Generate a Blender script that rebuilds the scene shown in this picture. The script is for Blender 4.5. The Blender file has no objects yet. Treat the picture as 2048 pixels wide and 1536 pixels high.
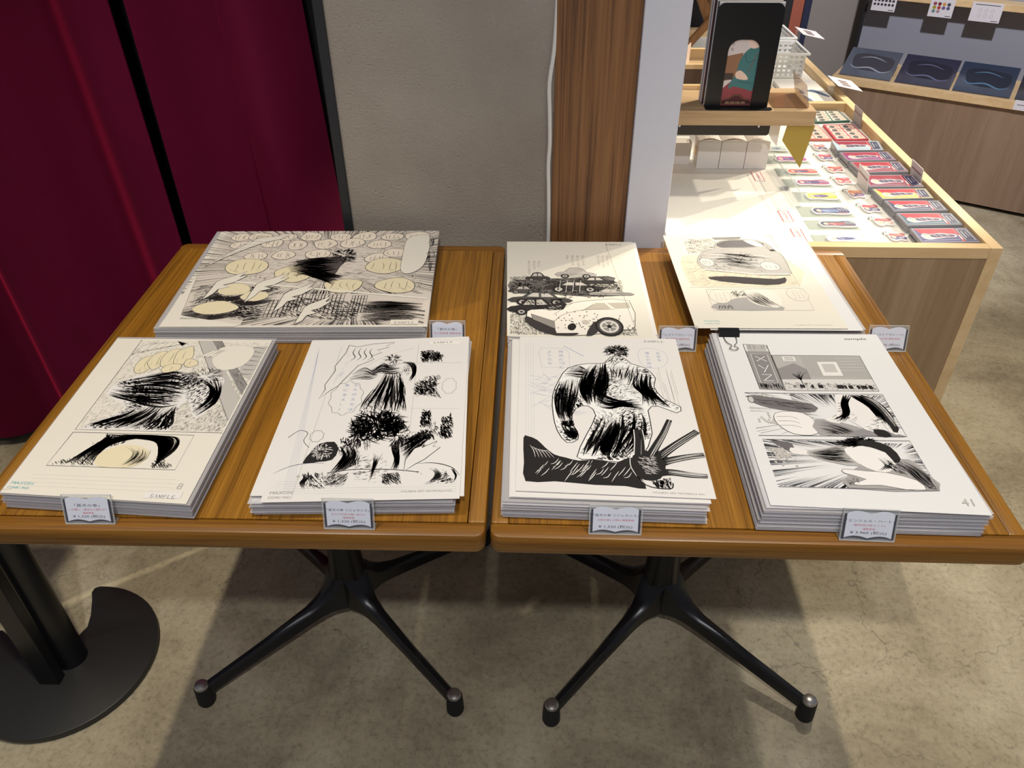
import bpy, bmesh, math, random
from mathutils import Vector, Matrix

scene = bpy.context.scene
col = scene.collection
rnd = random.Random(7)
pi = math.pi

# ------------------------------------------------------------------ camera, world, lights, exposure
cam_d = bpy.data.cameras.new('camera')
cam_d.sensor_width = 36.0
cam_d.lens = 1560.556 * 36.0 / 2048.0
cam_d.clip_start = 0.02
cam = bpy.data.objects.new('camera', cam_d)
col.objects.link(cam)
FW = Vector((-0.0270107, 0.80020353, -0.59911996))
RT = Vector((0.99952434, 0.03054316, -0.00426812))
UP = Vector((-0.01488365, 0.59895027, 0.8006479))
cam.matrix_world = Matrix(((RT.x, UP.x, -FW.x, 0.04901986), (RT.y, UP.y, -FW.y, -0.58378202),
                           (RT.z, UP.z, -FW.z, 1.36841778), (0, 0, 0, 1)))
scene.camera = cam
vs = scene.view_settings
vs.view_transform = 'Standard'
vs.look = 'None'
vs.exposure = 0.0
vs.gamma = 1.0
vs.use_curve_mapping = False

world = bpy.data.worlds.new('world')
scene.world = world
world.use_nodes = True
bg = world.node_tree.nodes['Background']
bg.inputs[0].default_value = (0.86, 0.88, 1.0, 1)
bg.inputs[1].default_value = 0.19


def spot(name, loc, target, power, color, angle=70, blend=0.5, size=0.03):
    d = bpy.data.lights.new(name, 'SPOT')
    d.energy = power
    d.color = color
    d.spot_size = math.radians(angle)
    d.spot_blend = blend
    d.shadow_soft_size = size
    o = bpy.data.objects.new(name, d)
    col.objects.link(o)
    o.location = loc
    o.rotation_euler = (Vector(target) - Vector(loc)).to_track_quat('-Z', 'Y').to_euler()
    return o


spot('track_or_fill_light', (-0.54, 0.00, 2.75), (-1.00, 0.25, 0.0), 92, (1.0, 0.90, 0.72), 66, 0.8, 0.025)
spot('track_or_fill_light', (0.52, 0.05, 2.75), (1.05, 0.20, 0.0), 100, (1.0, 0.90, 0.72), 66, 0.8, 0.025)
spot('track_or_fill_light', (0.10, -1.25, 2.6), (0.05, 0.35, 0.3), 78, (0.96, 0.96, 1.0), 66, 0.7, 0.04)
spot('track_or_fill_light', (2.70, 2.95, 2.6), (0.58, 1.18, 0.7), 400, (1.0, 0.90, 0.72), 18, 0.4, 0.03)
spot('track_or_fill_light', (3.75, 2.95, 2.6), (0.60, 1.14, 0.7), 480, (1.0, 0.90, 0.72), 14.5, 0.4, 0.03)
spot('track_or_fill_light', (0.98, 1.45, 2.7), (0.76, 1.35, 0.7), 80, (1.0, 0.91, 0.74), 62, 0.7, 0.03)  # added fill, not a known fixture: keeps the counter top bright
spot('track_or_fill_light', (1.05, 1.15, 2.35), (1.65, 2.75, 0.50), 190, (0.97, 0.95, 1.0), 60, 0.7, 0.05)  # added fill with no known lamp behind it, brightens the dark wall unit

# ------------------------------------------------------------------ materials
MATS = {}


def s2l(c):
    return tuple((x / 12.92 if x <= 0.04045 else ((x + 0.055) / 1.055) ** 2.4) for x in c)


def rgb(r, g, b):
    return s2l((r / 255, g / 255, b / 255)) + (1,)


def mat(name, color, rough=0.6, metal=0.0, spec=0.5, alpha=1.0, sheen=0.0, coat=0.0, bump=0.0, bscale=200, var=0.0, vscale=30):
    if name in MATS:
        return MATS[name]
    m = bpy.data.materials.new(name)
    m.use_nodes = True
    nt = m.node_tree
    p = nt.nodes['Principled BSDF']
    p.inputs['Base Color'].default_value = color
    p.inputs['Roughness'].default_value = rough
    p.inputs['Metallic'].default_value = metal
    p.inputs['Specular IOR Level'].default_value = spec
    p.inputs['Alpha'].default_value = alpha
    if sheen:
        p.inputs['Sheen Weight'].default_value = sheen
        p.inputs['Sheen Roughness'].default_value = 0.35
    if coat:
        p.inputs['Coat Weight'].default_value = coat
        p.inputs['Coat Roughness'].default_value = 0.15
    tc = None
    if bump or var:
        tc = nt.nodes.new('ShaderNodeTexCoord')
    if bump:
        n = nt.nodes.new('ShaderNodeTexNoise')
        n.inputs['Scale'].default_value = bscale
        n.inputs['Detail'].default_value = 4
        b = nt.nodes.new('ShaderNodeBump')
        b.inputs['Strength'].default_value = bump
        b.inputs['Distance'].default_value = 0.002
        nt.links.new(tc.outputs['Object'], n.inputs['Vector'])
        nt.links.new(n.outputs['Fac'], b.inputs['Height'])
        nt.links.new(b.outputs['Normal'], p.inputs['Normal'])
    if var:
        n = nt.nodes.new('ShaderNodeTexNoise')
        n.inputs['Scale'].default_value = vscale
        n.inputs['Detail'].default_value = 3
        mx = nt.nodes.new('ShaderNodeMix')
        mx.data_type = 'RGBA'
        mx.inputs['A'].default_value = tuple(c * (1 - var) for c in color[:3]) + (1,)
        mx.inputs['B'].default_value = tuple(min(1, c * (1 + var)) for c in color[:3]) + (1,)
        nt.links.new(tc.outputs['Object'], n.inputs['Vector'])
        nt.links.new(n.outputs['Fac'], mx.inputs['Factor'])
        nt.links.new(mx.outputs['Result'], p.inputs['Base Color'])
    MATS[name] = m
    return m


def ramp(nt, stops):
    r = nt.nodes.new('ShaderNodeValToRGB')
    e = r.color_ramp.elements
    e[0].position, e[0].color = stops[0]
    e[1].position, e[1].color = stops[-1]
    for pos, c in stops[1:-1]:
        x = e.new(pos)
        x.color = c
    return r


def wood(name, dark, mid, light, scale, rough=0.4, coat=0.0, contrast=1.0, bump=0.15):
    """grain runs along the axis with the small scale value"""
    m = bpy.data.materials.new(name)
    m.use_nodes = True
    nt = m.node_tree
    p = nt.nodes['Principled BSDF']
    p.inputs['Roughness'].default_value = rough
    if coat:
        p.inputs['Coat Weight'].default_value = coat
        p.inputs['Coat Roughness'].default_value = 0.25
    tc = nt.nodes.new('ShaderNodeTexCoord')
    mp = nt.nodes.new('ShaderNodeMapping')
    mp.inputs['Scale'].default_value = scale
    nt.links.new(tc.outputs['Object'], mp.inputs['Vector'])
    n1 = nt.nodes.new('ShaderNodeTexNoise')
    n1.inputs['Scale'].default_value = 1.0
    n1.inputs['Detail'].default_value = 6
    n1.inputs['Roughness'].default_value = 0.65
    n1.inputs['Distortion'].default_value = 0.6
    nt.links.new(mp.outputs['Vector'], n1.inputs['Vector'])
    n2 = nt.nodes.new('ShaderNodeTexNoise')
    n2.inputs['Scale'].default_value = 0.22
    n2.inputs['Detail'].default_value = 2
    nt.links.new(mp.outputs['Vector'], n2.inputs['Vector'])
    mx = nt.nodes.new('ShaderNodeMath')
    mx.operation = 'MULTIPLY_ADD'
    mx.inputs[1].default_value = 0.6
    nt.links.new(n1.outputs['Fac'], mx.inputs[0])
    m2 = nt.nodes.new('ShaderNodeMath')
    m2.operation = 'MULTIPLY'
    m2.inputs[1].default_value = 0.4
    nt.links.new(n2.outputs['Fac'], m2.inputs[0])
    nt.links.new(m2.outputs[0], mx.inputs[2])
    h = 0.16 / contrast
    r = ramp(nt, [(0.5 - h, dark), (0.5, mid), (0.5 + h, light)])
    nt.links.new(mx.outputs[0], r.inputs['Fac'])
    nt.links.new(r.outputs['Color'], p.inputs['Base Color'])
    b = nt.nodes.new('ShaderNodeBump')
    b.inputs['Strength'].default_value = bump
    b.inputs['Distance'].default_value = 0.0008
    nt.links.new(n1.outputs['Fac'], b.inputs['Height'])
    nt.links.new(b.outputs['Normal'], p.inputs['Normal'])
    MATS[name] = m
    return m


OD, OM, OL = rgb(104, 66, 14), rgb(146, 98, 25), rgb(168, 117, 36)
oak_y = wood('oak_grain_deep', OD, OM, OL, (560, 7, 60), 0.42, 0.15, 1.1)
oak_x = wood('oak_grain_across', rgb(92, 58, 16), rgb(132, 86, 24), rgb(152, 103, 33), (7, 560, 400), 0.42, 0.15, 1.1)
pillar_wood = wood('pillar_wood', rgb(70, 44, 24), rgb(122, 82, 46), rgb(140, 98, 58), (240, 60, 3.0), 0.55, 0, 1.5)
maple = wood('maple', rgb(206, 172, 122), rgb(224, 192, 144), rgb(234, 204, 158), (30, 3, 30), 0.45)
maple_x = wood('maple_across', rgb(206, 172, 122), rgb(224, 192, 144), rgb(234, 204, 158), (3, 30, 30), 0.45)
veneer = wood('grey_brown_veneer', rgb(140, 112, 84), rgb(160, 132, 100), rgb(172, 146, 114), (45, 45, 1.6), 0.5)
veneer2 = wood('walnut_veneer', rgb(128, 104, 84), rgb(146, 120, 98), rgb(156, 132, 110), (30, 30, 1.6), 0.5)
shelf_oak = wood('shelf_oak', rgb(152, 124, 90), rgb(180, 150, 112), rgb(196, 168, 130), (3, 60, 90), 0.5)
lattice_wood = wood('lattice_wood', rgb(110, 76, 44), rgb(140, 98, 58), rgb(160, 116, 70), (30, 30, 5), 0.5)


def concrete():
    m = bpy.data.materials.new('polished_concrete')
    m.use_nodes = True
    nt = m.node_tree
    L = nt.links.new
    p = nt.nodes['Principled BSDF']
    tc = nt.nodes.new('ShaderNodeTexCoord')

    def noise(scale, det, rough=0.6, dist=0.0, vec=None):
        n = nt.nodes.new('ShaderNodeTexNoise')
        n.inputs['Scale'].default_value = scale
        n.inputs['Detail'].default_value = det
        n.inputs['Roughness'].default_value = rough
        n.inputs['Distortion'].default_value = dist
        L(vec or tc.outputs['Object'], n.inputs['Vector'])
        return n
    a = noise(3.0, 9, 0.68, 0.4)
    r = ramp(nt, [(0.32, rgb(142, 130, 106)), (0.5, rgb(182, 169, 140)), (0.68, rgb(208, 197, 168))])
    L(a.outputs['Fac'], r.inputs['Fac'])
    f = noise(85, 8, 0.8)
    rf = ramp(nt, [(0.30, (0.50, 0.50, 0.50, 1)), (0.47, (0.93, 0.93, 0.93, 1)), (0.70, (1.12, 1.12, 1.12, 1))])
    L(f.outputs['Fac'], rf.inputs['Fac'])
    mu = nt.nodes.new('ShaderNodeMix')
    mu.data_type = 'RGBA'
    mu.blend_type = 'MULTIPLY'
    mu.inputs['Factor'].default_value = 1
    L(r.outputs['Color'], mu.inputs['A'])
    L(rf.outputs['Color'], mu.inputs['B'])
    # hairline cracks: warped cell edges, kept only in patches
    w = noise(6, 4, 0.6)
    ad = nt.nodes.new('ShaderNodeVectorMath')
    ad.operation = 'MULTIPLY_ADD'
    ad.inputs[1].default_value = (0.22, 0.22, 0.22)
    L(w.outputs['Color'], ad.inputs[0])
    L(tc.outputs['Object'], ad.inputs[2])
    v = nt.nodes.new('ShaderNodeTexVoronoi')
    v.feature = 'DISTANCE_TO_EDGE'
    v.inputs['Scale'].default_value = 4.2
    L(ad.outputs[0], v.inputs['Vector'])
    rc = ramp(nt, [(0.0, (1, 1, 1, 1)), (0.007, (0, 0, 0, 1))])
    L(v.outputs['Distance'], rc.inputs['Fac'])
    pm = noise(2.3, 2)
    rp = ramp(nt, [(0.46, (0, 0, 0, 1)), (0.6, (0.55, 0.55, 0.55, 1))])
    L(pm.outputs['Fac'], rp.inputs['Fac'])
    mm = nt.nodes.new('ShaderNodeMath')
    mm.operation = 'MULTIPLY'
    L(rc.outputs['Color'], mm.inputs[0])
    L(rp.outputs['Color'], mm.inputs[1])
    cm = nt.nodes.new('ShaderNodeMix')
    cm.data_type = 'RGBA'
    L(mm.outputs[0], cm.inputs['Factor'])
    L(mu.outputs['Result'], cm.inputs['A'])
    cm.inputs['B'].default_value = rgb(86, 78, 66)
    L(cm.outputs['Result'], p.inputs['Base Color'])
    p.inputs['Roughness'].default_value = 0.42
    p.inputs['Specular IOR Level'].default_value = 0.35
    b = nt.nodes.new('ShaderNodeBump')
    b.inputs['Strength'].default_value = 0.12
    b.inputs['Distance'].default_value = 0.002
    L(f.outputs['Fac'], b.inputs['Height'])
    L(b.outputs['Normal'], p.inputs['Normal'])
    MATS['concrete'] = m
    return m


def plaster():
    m = bpy.data.materials.new('grey_plaster')
    m.use_nodes = True
    nt = m.node_tree
    L = nt.links.new
    p = nt.nodes['Principled BSDF']
    tc = nt.nodes.new('ShaderNodeTexCoord')
    a = nt.nodes.new('ShaderNodeTexNoise')
    a.inputs['Scale'].default_value = 5
    a.inputs['Detail'].default_value = 5
    L(tc.outputs['Object'], a.inputs['Vector'])
    r = ramp(nt, [(0.3, rgb(154, 143, 130)), (0.7, rgb(174, 164, 150))])
    L(a.outputs['Fac'], r.inputs['Fac'])
    L(r.outputs['Color'], p.inputs['Base Color'])
    n = nt.nodes.new('ShaderNodeTexNoise')
    n.inputs['Scale'].default_value = 240
    n.inputs['Detail'].default_value = 6
    n.inputs['Roughness'].default_value = 0.7
    L(tc.outputs['Object'], n.inputs['Vector'])
    v = nt.nodes.new('ShaderNodeTexVoronoi')
    v.inputs['Scale'].default_value = 60
    L(tc.outputs['Object'], v.inputs['Vector'])
    rv = ramp(nt, [(0.0, (0, 0, 0, 1)), (0.16, (1, 1, 1, 1))])
    L(v.outputs['Distance'], rv.inputs['Fac'])
    mu = nt.nodes.new('ShaderNodeMath')
    mu.operation = 'MULTIPLY_ADD'
    mu.inputs[1].default_value = 0.45
    L(rv.outputs['Color'], mu.inputs[0])
    L(n.outputs['Fac'], mu.inputs[2])
    b = nt.nodes.new('ShaderNodeBump')
    b.inputs['Strength'].default_value = 0.75
    b.inputs['Distance'].default_value = 0.004
    L(mu.outputs[0], b.inputs['Height'])
    L(b.outputs['Normal'], p.inputs['Normal'])
    p.inputs['Roughness'].default_value = 0.85
    MATS['plaster'] = m
    return m


concrete_m, plaster_m = concrete(), plaster()
velvet = mat('crimson_velvet', rgb(92, 4, 42), 0.8, spec=0.15, sheen=0.5, var=0.15, vscale=9)
velvet.node_tree.nodes['Principled BSDF'].inputs['Sheen Tint'].default_value = rgb(190, 30, 70)
black_wall = mat('black_wall', rgb(22, 21, 22), 0.8)
black_trim = mat('black_trim', rgb(34, 35, 38), 0.5)
black_metal = mat('black_painted_metal', rgb(20, 21, 23), 0.3, spec=0.5, bump=0.05, bscale=90)
base_plate_m = mat('dark_plate', rgb(36, 35, 34), 0.45, bump=0.05, bscale=60, var=0.12, vscale=8)
silver = mat('worn_silver', rgb(190, 188, 184), 0.3, metal=0.9)
rubber = mat('black_rubber', rgb(16, 16, 16), 0.7)
white_panel = mat('white_panel', rgb(208, 208, 216), 0.4)
cable_m = mat('white_cable', rgb(226, 222, 214), 0.5)
paper = mat('paper_white', rgb(237, 233, 228), 0.55, var=0.02, vscale=12)
paper_cream = mat('paper_cream', rgb(237, 231, 217), 0.55, var=0.02, vscale=12)
paper_cool = mat('paper_cool', rgb(234, 233, 232), 0.5)
ink = mat('black_ink', rgb(26, 22, 22), 0.6)
grey_ink = mat('grey_tone', rgb(150, 146, 142), 0.6)
light_ink = mat('light_tone', rgb(198, 193, 186), 0.6)
pencil = mat('pencil_line', rgb(152, 148, 142), 0.6)
bluep = mat('blue_pencil', rgb(150, 164, 200), 0.6)
cyanp = mat('cyan_print', rgb(150, 200, 204), 0.6)
wash = mat('cream_wash', rgb(236, 223, 188), 0.6)
film = mat('clear_film', rgb(235, 238, 242), 0.12, alpha=0.07)
sleeve_edge = mat('sleeve_film', rgb(236, 235, 238), 0.2, alpha=0.45)
acrylic = mat('clear_acrylic', rgb(236, 240, 242), 0.06, alpha=0.14)
acrylic_edge = mat('acrylic_edge', rgb(226, 228, 226), 0.1, alpha=0.6)
card_page = mat('card_page', rgb(226, 229, 240), 0.5)
card_dark = mat('card_dark', rgb(62, 64, 74), 0.5)
card_grey = mat('card_grey', rgb(150, 152, 160), 0.5)
red_print = mat('red_print', rgb(196, 30, 42), 0.6)
white_plastic = mat('white_plastic', rgb(236, 236, 232), 0.4)
white_board = mat('white_board', rgb(236, 232, 222), 0.5)
white_box = mat('white_card_box', rgb(236, 231, 226), 0.5)
gold = mat('gold_felt', rgb(168, 142, 60), 0.6)
black_steel = mat('black_steel', rgb(12, 12, 13), 0.35)
grey_panel = mat('grey_panel', rgb(146, 148, 160), 0.6)
grey_wall_m = mat('warm_grey_wall', rgb(150, 142, 136), 0.7)
rust = mat('rust_panel', rgb(142, 76, 56), 0.7)
navy = mat('navy_trim', rgb(22, 30, 56), 0.6)
brown_dark = mat('dark_brown_board', rgb(84, 62, 46), 0.6)
smoke_film = mat('smoke_pack', rgb(58, 62, 74), 0.12, coat=0.6)
chrome = mat('chrome', rgb(200, 198, 190), 0.2, metal=1.0)


def cm(r, g, b):
    return mat('print_%d_%d_%d' % (r, g, b), rgb(r, g, b), 0.45)


# ------------------------------------------------------------------ mesh helpers
WL = {}


class MB:
    def __init__(s):
        s.v, s.f, s.m = [], [], []

    def add(s, vs_, fs, m=0):
        o = len(s.v)
        s.v += [tuple(v) for v in vs_]
        for f in fs:
            s.f.append(tuple(i + o for i in f))
            s.m.append(m)
        return s

    def box(s, x0, x1, y0, y1, z0, z1, m=0):
        return s.prism([(x0, y0), (x1, y0), (x1, y1), (x0, y1)], z0, z1, m)

    def prism(s, poly, z0, z1, m=0):
        n = len(poly)
        ar = sum(poly[i][0] * poly[(i + 1) % n][1] - poly[(i + 1) % n][0] * poly[i][1] for i in range(n))
        if ar < 0:
            poly = poly[::-1]
        vs_ = [(x, y, z0) for x, y in poly] + [(x, y, z1) for x, y in poly]
        fs = [tuple(range(n))[::-1], tuple(range(n, 2 * n))] + [(i, (i + 1) % n, (i + 1) % n + n, i + n) for i in range(n)]
        return s.add(vs_, fs, m)

    def frame_prism(s, poly, o, ax, ay, az, d0, d1, m=0):
        """polygon in a plane frame (o, ax, ay), extruded along az from d0 to d1"""
        n = len(poly)
        o, ax, ay, az = Vector(o), Vector(ax), Vector(ay), Vector(az)
        vs_ = [o + ax * x + ay * y + az * d0 for x, y in poly] + [o + ax * x + ay * y + az * d1 for x, y in poly]
        fs = [tuple(range(n))[::-1], tuple(range(n, 2 * n))] + [(i, (i + 1) % n, (i + 1) % n + n, i + n) for i in range(n)]
        return s.add(vs_, fs, m)

    def tube(s, pts, r, n=10, m=0, flat=1.0):
        pts = [Vector(p) for p in pts]
        rs = r if isinstance(r, (list, tuple)) else [r] * len(pts)
        vs_, fs = [], []
        for i, p in enumerate(pts):
            t = (pts[min(i + 1, len(pts) - 1)] - pts[max(i - 1, 0)]).normalized()
            a = t.cross(Vector((0, 0, 1)) if abs((pts[-1] - pts[0]).normalized().z) < 0.9 else Vector((0, 1, 0)))
            if a.length < 1e-4:
                a = Vector((1, 0, 0))
            a.normalize()
            b = t.cross(a).normalized()
            for k in range(n):
                w = 2 * pi * k / n
                vs_.append(p + (a * math.cos(w) + b * math.sin(w) * flat) * rs[i])
        for i in range(len(pts) - 1):
            for k in range(n):
                fs.append((i * n + k, i * n + (k + 1) % n, (i + 1) * n + (k + 1) % n, (i + 1) * n + k))
        fs.append(tuple(range(n))[::-1])
        fs.append(tuple(range((len(pts) - 1) * n, len(pts) * n)))
        return s.add(vs_, fs, m)

    def lathe(s, prof, cx, cy, n=24, m=0):
        vs_, fs = [], []
        for r, z in prof:
            for k in range(n):
                w = 2 * pi * k / n
                vs_.append((cx + r * math.cos(w), cy + r * math.sin(w), z))
        for i in range(len(prof) - 1):
            for k in range(n):
                fs.append((i * n + k, i * n + (k + 1) % n, (i + 1) * n + (k + 1) % n, (i + 1) * n + k))
        fs.append(tuple(range(n))[::-1])
        fs.append(tuple(range((len(prof) - 1) * n, len(prof) * n)))
        return s.add(vs_, fs, m)

    def build(s, name, mats, parent=None, bevel=0.0, seg=2, smooth=False, local=False):
        me = bpy.data.meshes.new(name)
        if not isinstance(mats, (list, tuple)):
            mats = [mats]
        xs = [v[0] for v in s.v]
        ys = [v[1] for v in s.v]
        zs = [v[2] for v in s.v]
        org = Vector(((min(xs) + max(xs)) / 2, (min(ys) + max(ys)) / 2, min(zs)))
        me.from_pydata([Vector(v) - org for v in s.v], [], s.f)
        for m in mats:
            me.materials.append(m)
        me.polygons.foreach_set('material_index', s.m)
        if bevel:
            bm = bmesh.new()
            bm.from_mesh(me)
            ed = [e for e in bm.edges if len(e.link_faces) == 2 and e.calc_face_angle(0) > 0.6]
            bmesh.ops.bevel(bm, geom=ed, offset=bevel, segments=seg, affect='EDGES', profile=0.5, clamp_overlap=True)
            bm.to_mesh(me)
            bm.free()
        if smooth:
            me.polygons.foreach_set('use_smooth', [True] * len(me.polygons))
            try:
                me.set_sharp_from_angle(angle=math.radians(40))
            except Exception:
                pass
        me.update()
        o = bpy.data.objects.new(name, me)
        col.objects.link(o)
        if parent is None:
            o.location = org
            WL[o.name] = org.copy()
        else:
            o.parent = parent
            o.location = org if local else org - WL[parent.name]
            WL[o.name] = org.copy()
        return o


def tag(o, label, cat, group=None, kind=None):
    if label:
        o['label'] = label
    if cat:
        o['category'] = cat
    if group:
        o['group'] = group
    if kind:
        o['kind'] = kind
    return o


def struct(o):
    o['kind'] = 'structure'
    return o


def thing(name, loc, label, cat, group=None, rz=0.0):
    o = bpy.data.objects.new(name, None)
    o.empty_display_size = 0.02
    col.objects.link(o)
    o.location = loc
    o.rotation_euler = (0, 0, rz)
    WL[o.name] = Vector(loc)
    return tag(o, label, cat, group)


def clone(o, delta, parent=None, rz=0.0):
    c = o.copy()
    col.objects.link(c)
    if parent is not None:
        c.parent = parent
    c.location = Vector(o.location) + Vector(delta)
    c.rotation_euler = (0, 0, o.rotation_euler[2] + rz)
    WL[c.name] = WL[o.name] + Vector(delta)
    for ch in [x for x in o.children]:
        clone(ch, (0, 0, 0), c)
    return c


def smooth_pts(p, n=6, closed=False):
    out = []
    N = len(p)
    rng_ = range(N if closed else N - 1)
    for i in rng_:
        def g(k):
            return p[k % N] if closed else p[max(0, min(N - 1, k))]
        a, b, c_, d = g(i - 1), g(i), g(i + 1), g(i + 2)
        for j in range(n):
            t = j / n
            out.append(tuple(0.5 * ((2 * b[k]) + (-a[k] + c_[k]) * t + (2 * a[k] - 5 * b[k] + 4 * c_[k] - d[k]) * t * t + (-a[k] + 3 * b[k] - 3 * c_[k] + d[k]) * t ** 3) for k in range(len(b))))
    if not closed:
        out.append(tuple(p[-1]))
    return out


TEXT_CACHE = {}


def text_geo(s):
    """flat outline of a line of type: verts, faces, width (cap height about 0.7)"""
    if s in TEXT_CACHE:
        return TEXT_CACHE[s]
    cu = bpy.data.curves.new('type', 'FONT')
    cu.body = s
    cu.resolution_u = 2
    o = bpy.data.objects.new('type', cu)
    col.objects.link(o)
    bpy.context.view_layer.update()
    dg = bpy.context.evaluated_depsgraph_get()
    me = o.evaluated_get(dg).to_mesh()
    v = [(a.co.x, a.co.y) for a in me.vertices]
    f = [tuple(p.vertices) for p in me.polygons]
    o.evaluated_get(dg).to_mesh_clear()
    bpy.data.objects.remove(o)
    bpy.data.curves.remove(cu)
    if v:
        x0 = min(a[0] for a in v)
        w = max(a[0] for a in v) - x0
        y0 = min(a[1] for a in v)
        h = max(a[1] for a in v) - y0
        v = [(a - x0, b - y0) for a, b in v]
    else:
        w = h = 1
    TEXT_CACHE[s] = (v, f, w, h)
    return TEXT_CACHE[s]


class Ink:
    """flat print on a four-cornered sheet; u runs left to right, v from the far edge to the near edge"""
    def __init__(s, quad, z=None, frame=None, seed=1):
        s.q = quad
        s.z = z
        s.fr = frame
        s.mb = MB()
        s.lay = 1
        s.r = random.Random(seed)
        s.mats = []

    def mi(s, m):
        if m not in s.mats:
            s.mats.append(m)
        return s.mats.index(m)

    def up(s):
        s.lay += 1

    def P(s, u, v):
        a, b, c_, d = s.q
        return ((1 - v) * ((1 - u) * a[0] + u * b[0]) + v * ((1 - u) * d[0] + u * c_[0]),
                (1 - v) * ((1 - u) * a[1] + u * b[1]) + v * ((1 - u) * d[1] + u * c_[1]))

    def put(s, pts, fs, m):
        if s.fr:
            o, ax, ay, az = s.fr
            vs_ = [o + ax * x + ay * y + az * (s.lay * 1.2e-5 + 4e-5) for x, y in pts]
        else:
            vs_ = [(x, y, s.z + 4e-5 + s.lay * 1.2e-5) for x, y in pts]
        s.mb.add(vs_, fs, s.mi(m))

    def poly(s, pts, m, sm=0):
        if sm:
            pts = smooth_pts(pts, sm, True)
        s.lay += 0.35
        w = [s.P(*p) for p in pts]
        n = len(w)
        ar = sum(w[i][0] * w[(i + 1) % n][1] - w[(i + 1) % n][0] * w[i][1] for i in range(n))
        if ar < 0:
            w = w[::-1]
        s.put(w, [tuple(range(n))], m)

    def line(s, pts, w0, w1=None, m=None, sm=0, bulge=False):
        """w in millimetres; bulge makes a brush stroke thin at both ends"""
        m = m or ink
        if sm:
            pts = smooth_pts(pts, sm)
        w = [Vector(s.P(*p)) for p in pts]
        n = len(w)
        if n < 2:
            return
        w1 = w0 if w1 is None else w1
        L, R = [], []
        for i in range(n):
            d = w[min(i + 1, n - 1)] - w[max(i - 1, 0)]
            if d.length < 1e-9:
                d = Vector((1, 0))
            d.normalize()
            nn = Vector((-d.y, d.x))
            t = i / (n - 1)
            hw = (w0 + (w1 - w0) * t) * 0.0005
            if bulge:
                hw *= math.sin(pi * (0.04 + 0.92 * t))
            L.append(tuple(w[i] + nn * hw))
            R.append(tuple(w[i] - nn * hw))
        s.put(L + R, [(i, n + i, n + i + 1, i + 1) for i in range(n - 1)], m)

    def outline(s, pts, w, m=None, sm=0):
        if sm:
            pts = smooth_pts(pts, sm, True)
        s.line(list(pts) + [pts[0]], w, w, m)

    def inside(s, poly, u, v):
        c_ = False
        n = len(poly)
        for i in range(n):
            a, b = poly[i], poly[i - 1]
            if (a[1] > v) != (b[1] > v) and u < (b[0] - a[0]) * (v - a[1]) / (b[1] - a[1]) + a[0]:
                c_ = not c_
        return c_

    def hatch(s, poly, ang, n, ln, w, m=None, jit=0.25, fade=None):
        us = [p[0] for p in poly]
        vv = [p[1] for p in poly]
        for _ in range(int(n * 1.4)):
            u = s.r.uniform(min(us), max(us))
            v = s.r.uniform(min(vv), max(vv))
            if not s.inside(poly, u, v):
                continue
            a = ang + s.r.uniform(-jit, jit)
            l = ln * s.r.uniform(0.5, 1.2)
            e = (u + math.cos(a) * l, v + math.sin(a) * l * 0.7)
            if not s.inside(poly, *e):
                continue
            s.line([(u, v), e], w, w * 0.3, m)

    def folds(s, A, B, n, w, m=None, amp=0.012, keep=0.75, sm=5):
        A = smooth_pts(A, sm)
        B = smooth_pts(B, sm)
        N = min(len(A), len(B))
        for k in range(int(n * 1.1)):
            t = (k + s.r.uniform(0.2, 0.8)) / (n * 1.1)
            ph = s.r.uniform(0, 6)
            i0 = int(s.r.uniform(0, 0.25) * N)
            i1 = int(N * (1 - s.r.uniform(0, 0.2)))
            if i1 - i0 < 4:
                continue
            s.line([(A[i][0] * (1 - t) + B[i][0] * t, A[i][1] * (1 - t) + B[i][1] * t) for i in range(i0, i1)], 0.45, m=m, bulge=True)
        n = int(n * 1.1)
        for k in range(n):
            t = (k + s.r.uniform(0.1, 0.9)) / n
            ph = s.r.uniform(0, 6)
            i0 = int(s.r.uniform(0, 0.4) * N)
            i1 = int(N * (1 - s.r.uniform(0, 1 - keep)))
            if i1 - i0 < 4:
                continue
            L = []
            for i in range(i0, i1):
                x = i / N
                tt = t + amp * 4 * math.sin(ph + x * 5)
                L.append((A[i][0] * (1 - tt) + B[i][0] * tt, A[i][1] * (1 - tt) + B[i][1] * tt))
            s.line(L, w * s.r.uniform(0.25, 1.0) ** 1.5 * 1.75, m=m, bulge=True)

    def engrave(s, poly, n, sc=16.0, w=0.9, m=None, bias=0.0, ln=0.022, ang=1.2):
        us = [p[0] for p in poly]
        vv = [p[1] for p in poly]
        p1, p2 = s.r.uniform(0, 6), s.r.uniform(0, 6)
        for _ in range(n):
            u = s.r.uniform(min(us), max(us))
            v = s.r.uniform(min(vv), max(vv))
            if not s.inside(poly, u, v):
                continue
            val = math.sin(u * sc + p1 + 2.2 * math.sin(v * sc * 0.6 + p2)) * 0.6 + math.sin(v * sc * 1.3 + p2 + 1.5 * math.sin(u * sc * 0.7)) * 0.5 + bias
            if val < 0:
                continue
            a = ang + 0.9 * math.sin(u * 7 + p1) + 0.8 * math.cos(v * 6 + p2)
            l = ln * s.r.uniform(0.5, 1.3)
            mid = (u + math.cos(a) * l * 0.5, v + math.sin(a) * l * 0.35)
            e = (u + math.cos(a + 0.35) * l, v + math.sin(a + 0.35) * l * 0.7)
            if s.inside(poly, *e):
                s.line([(u, v), mid, e], w * (0.35 + val), m=m, sm=2, bulge=True)

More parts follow.
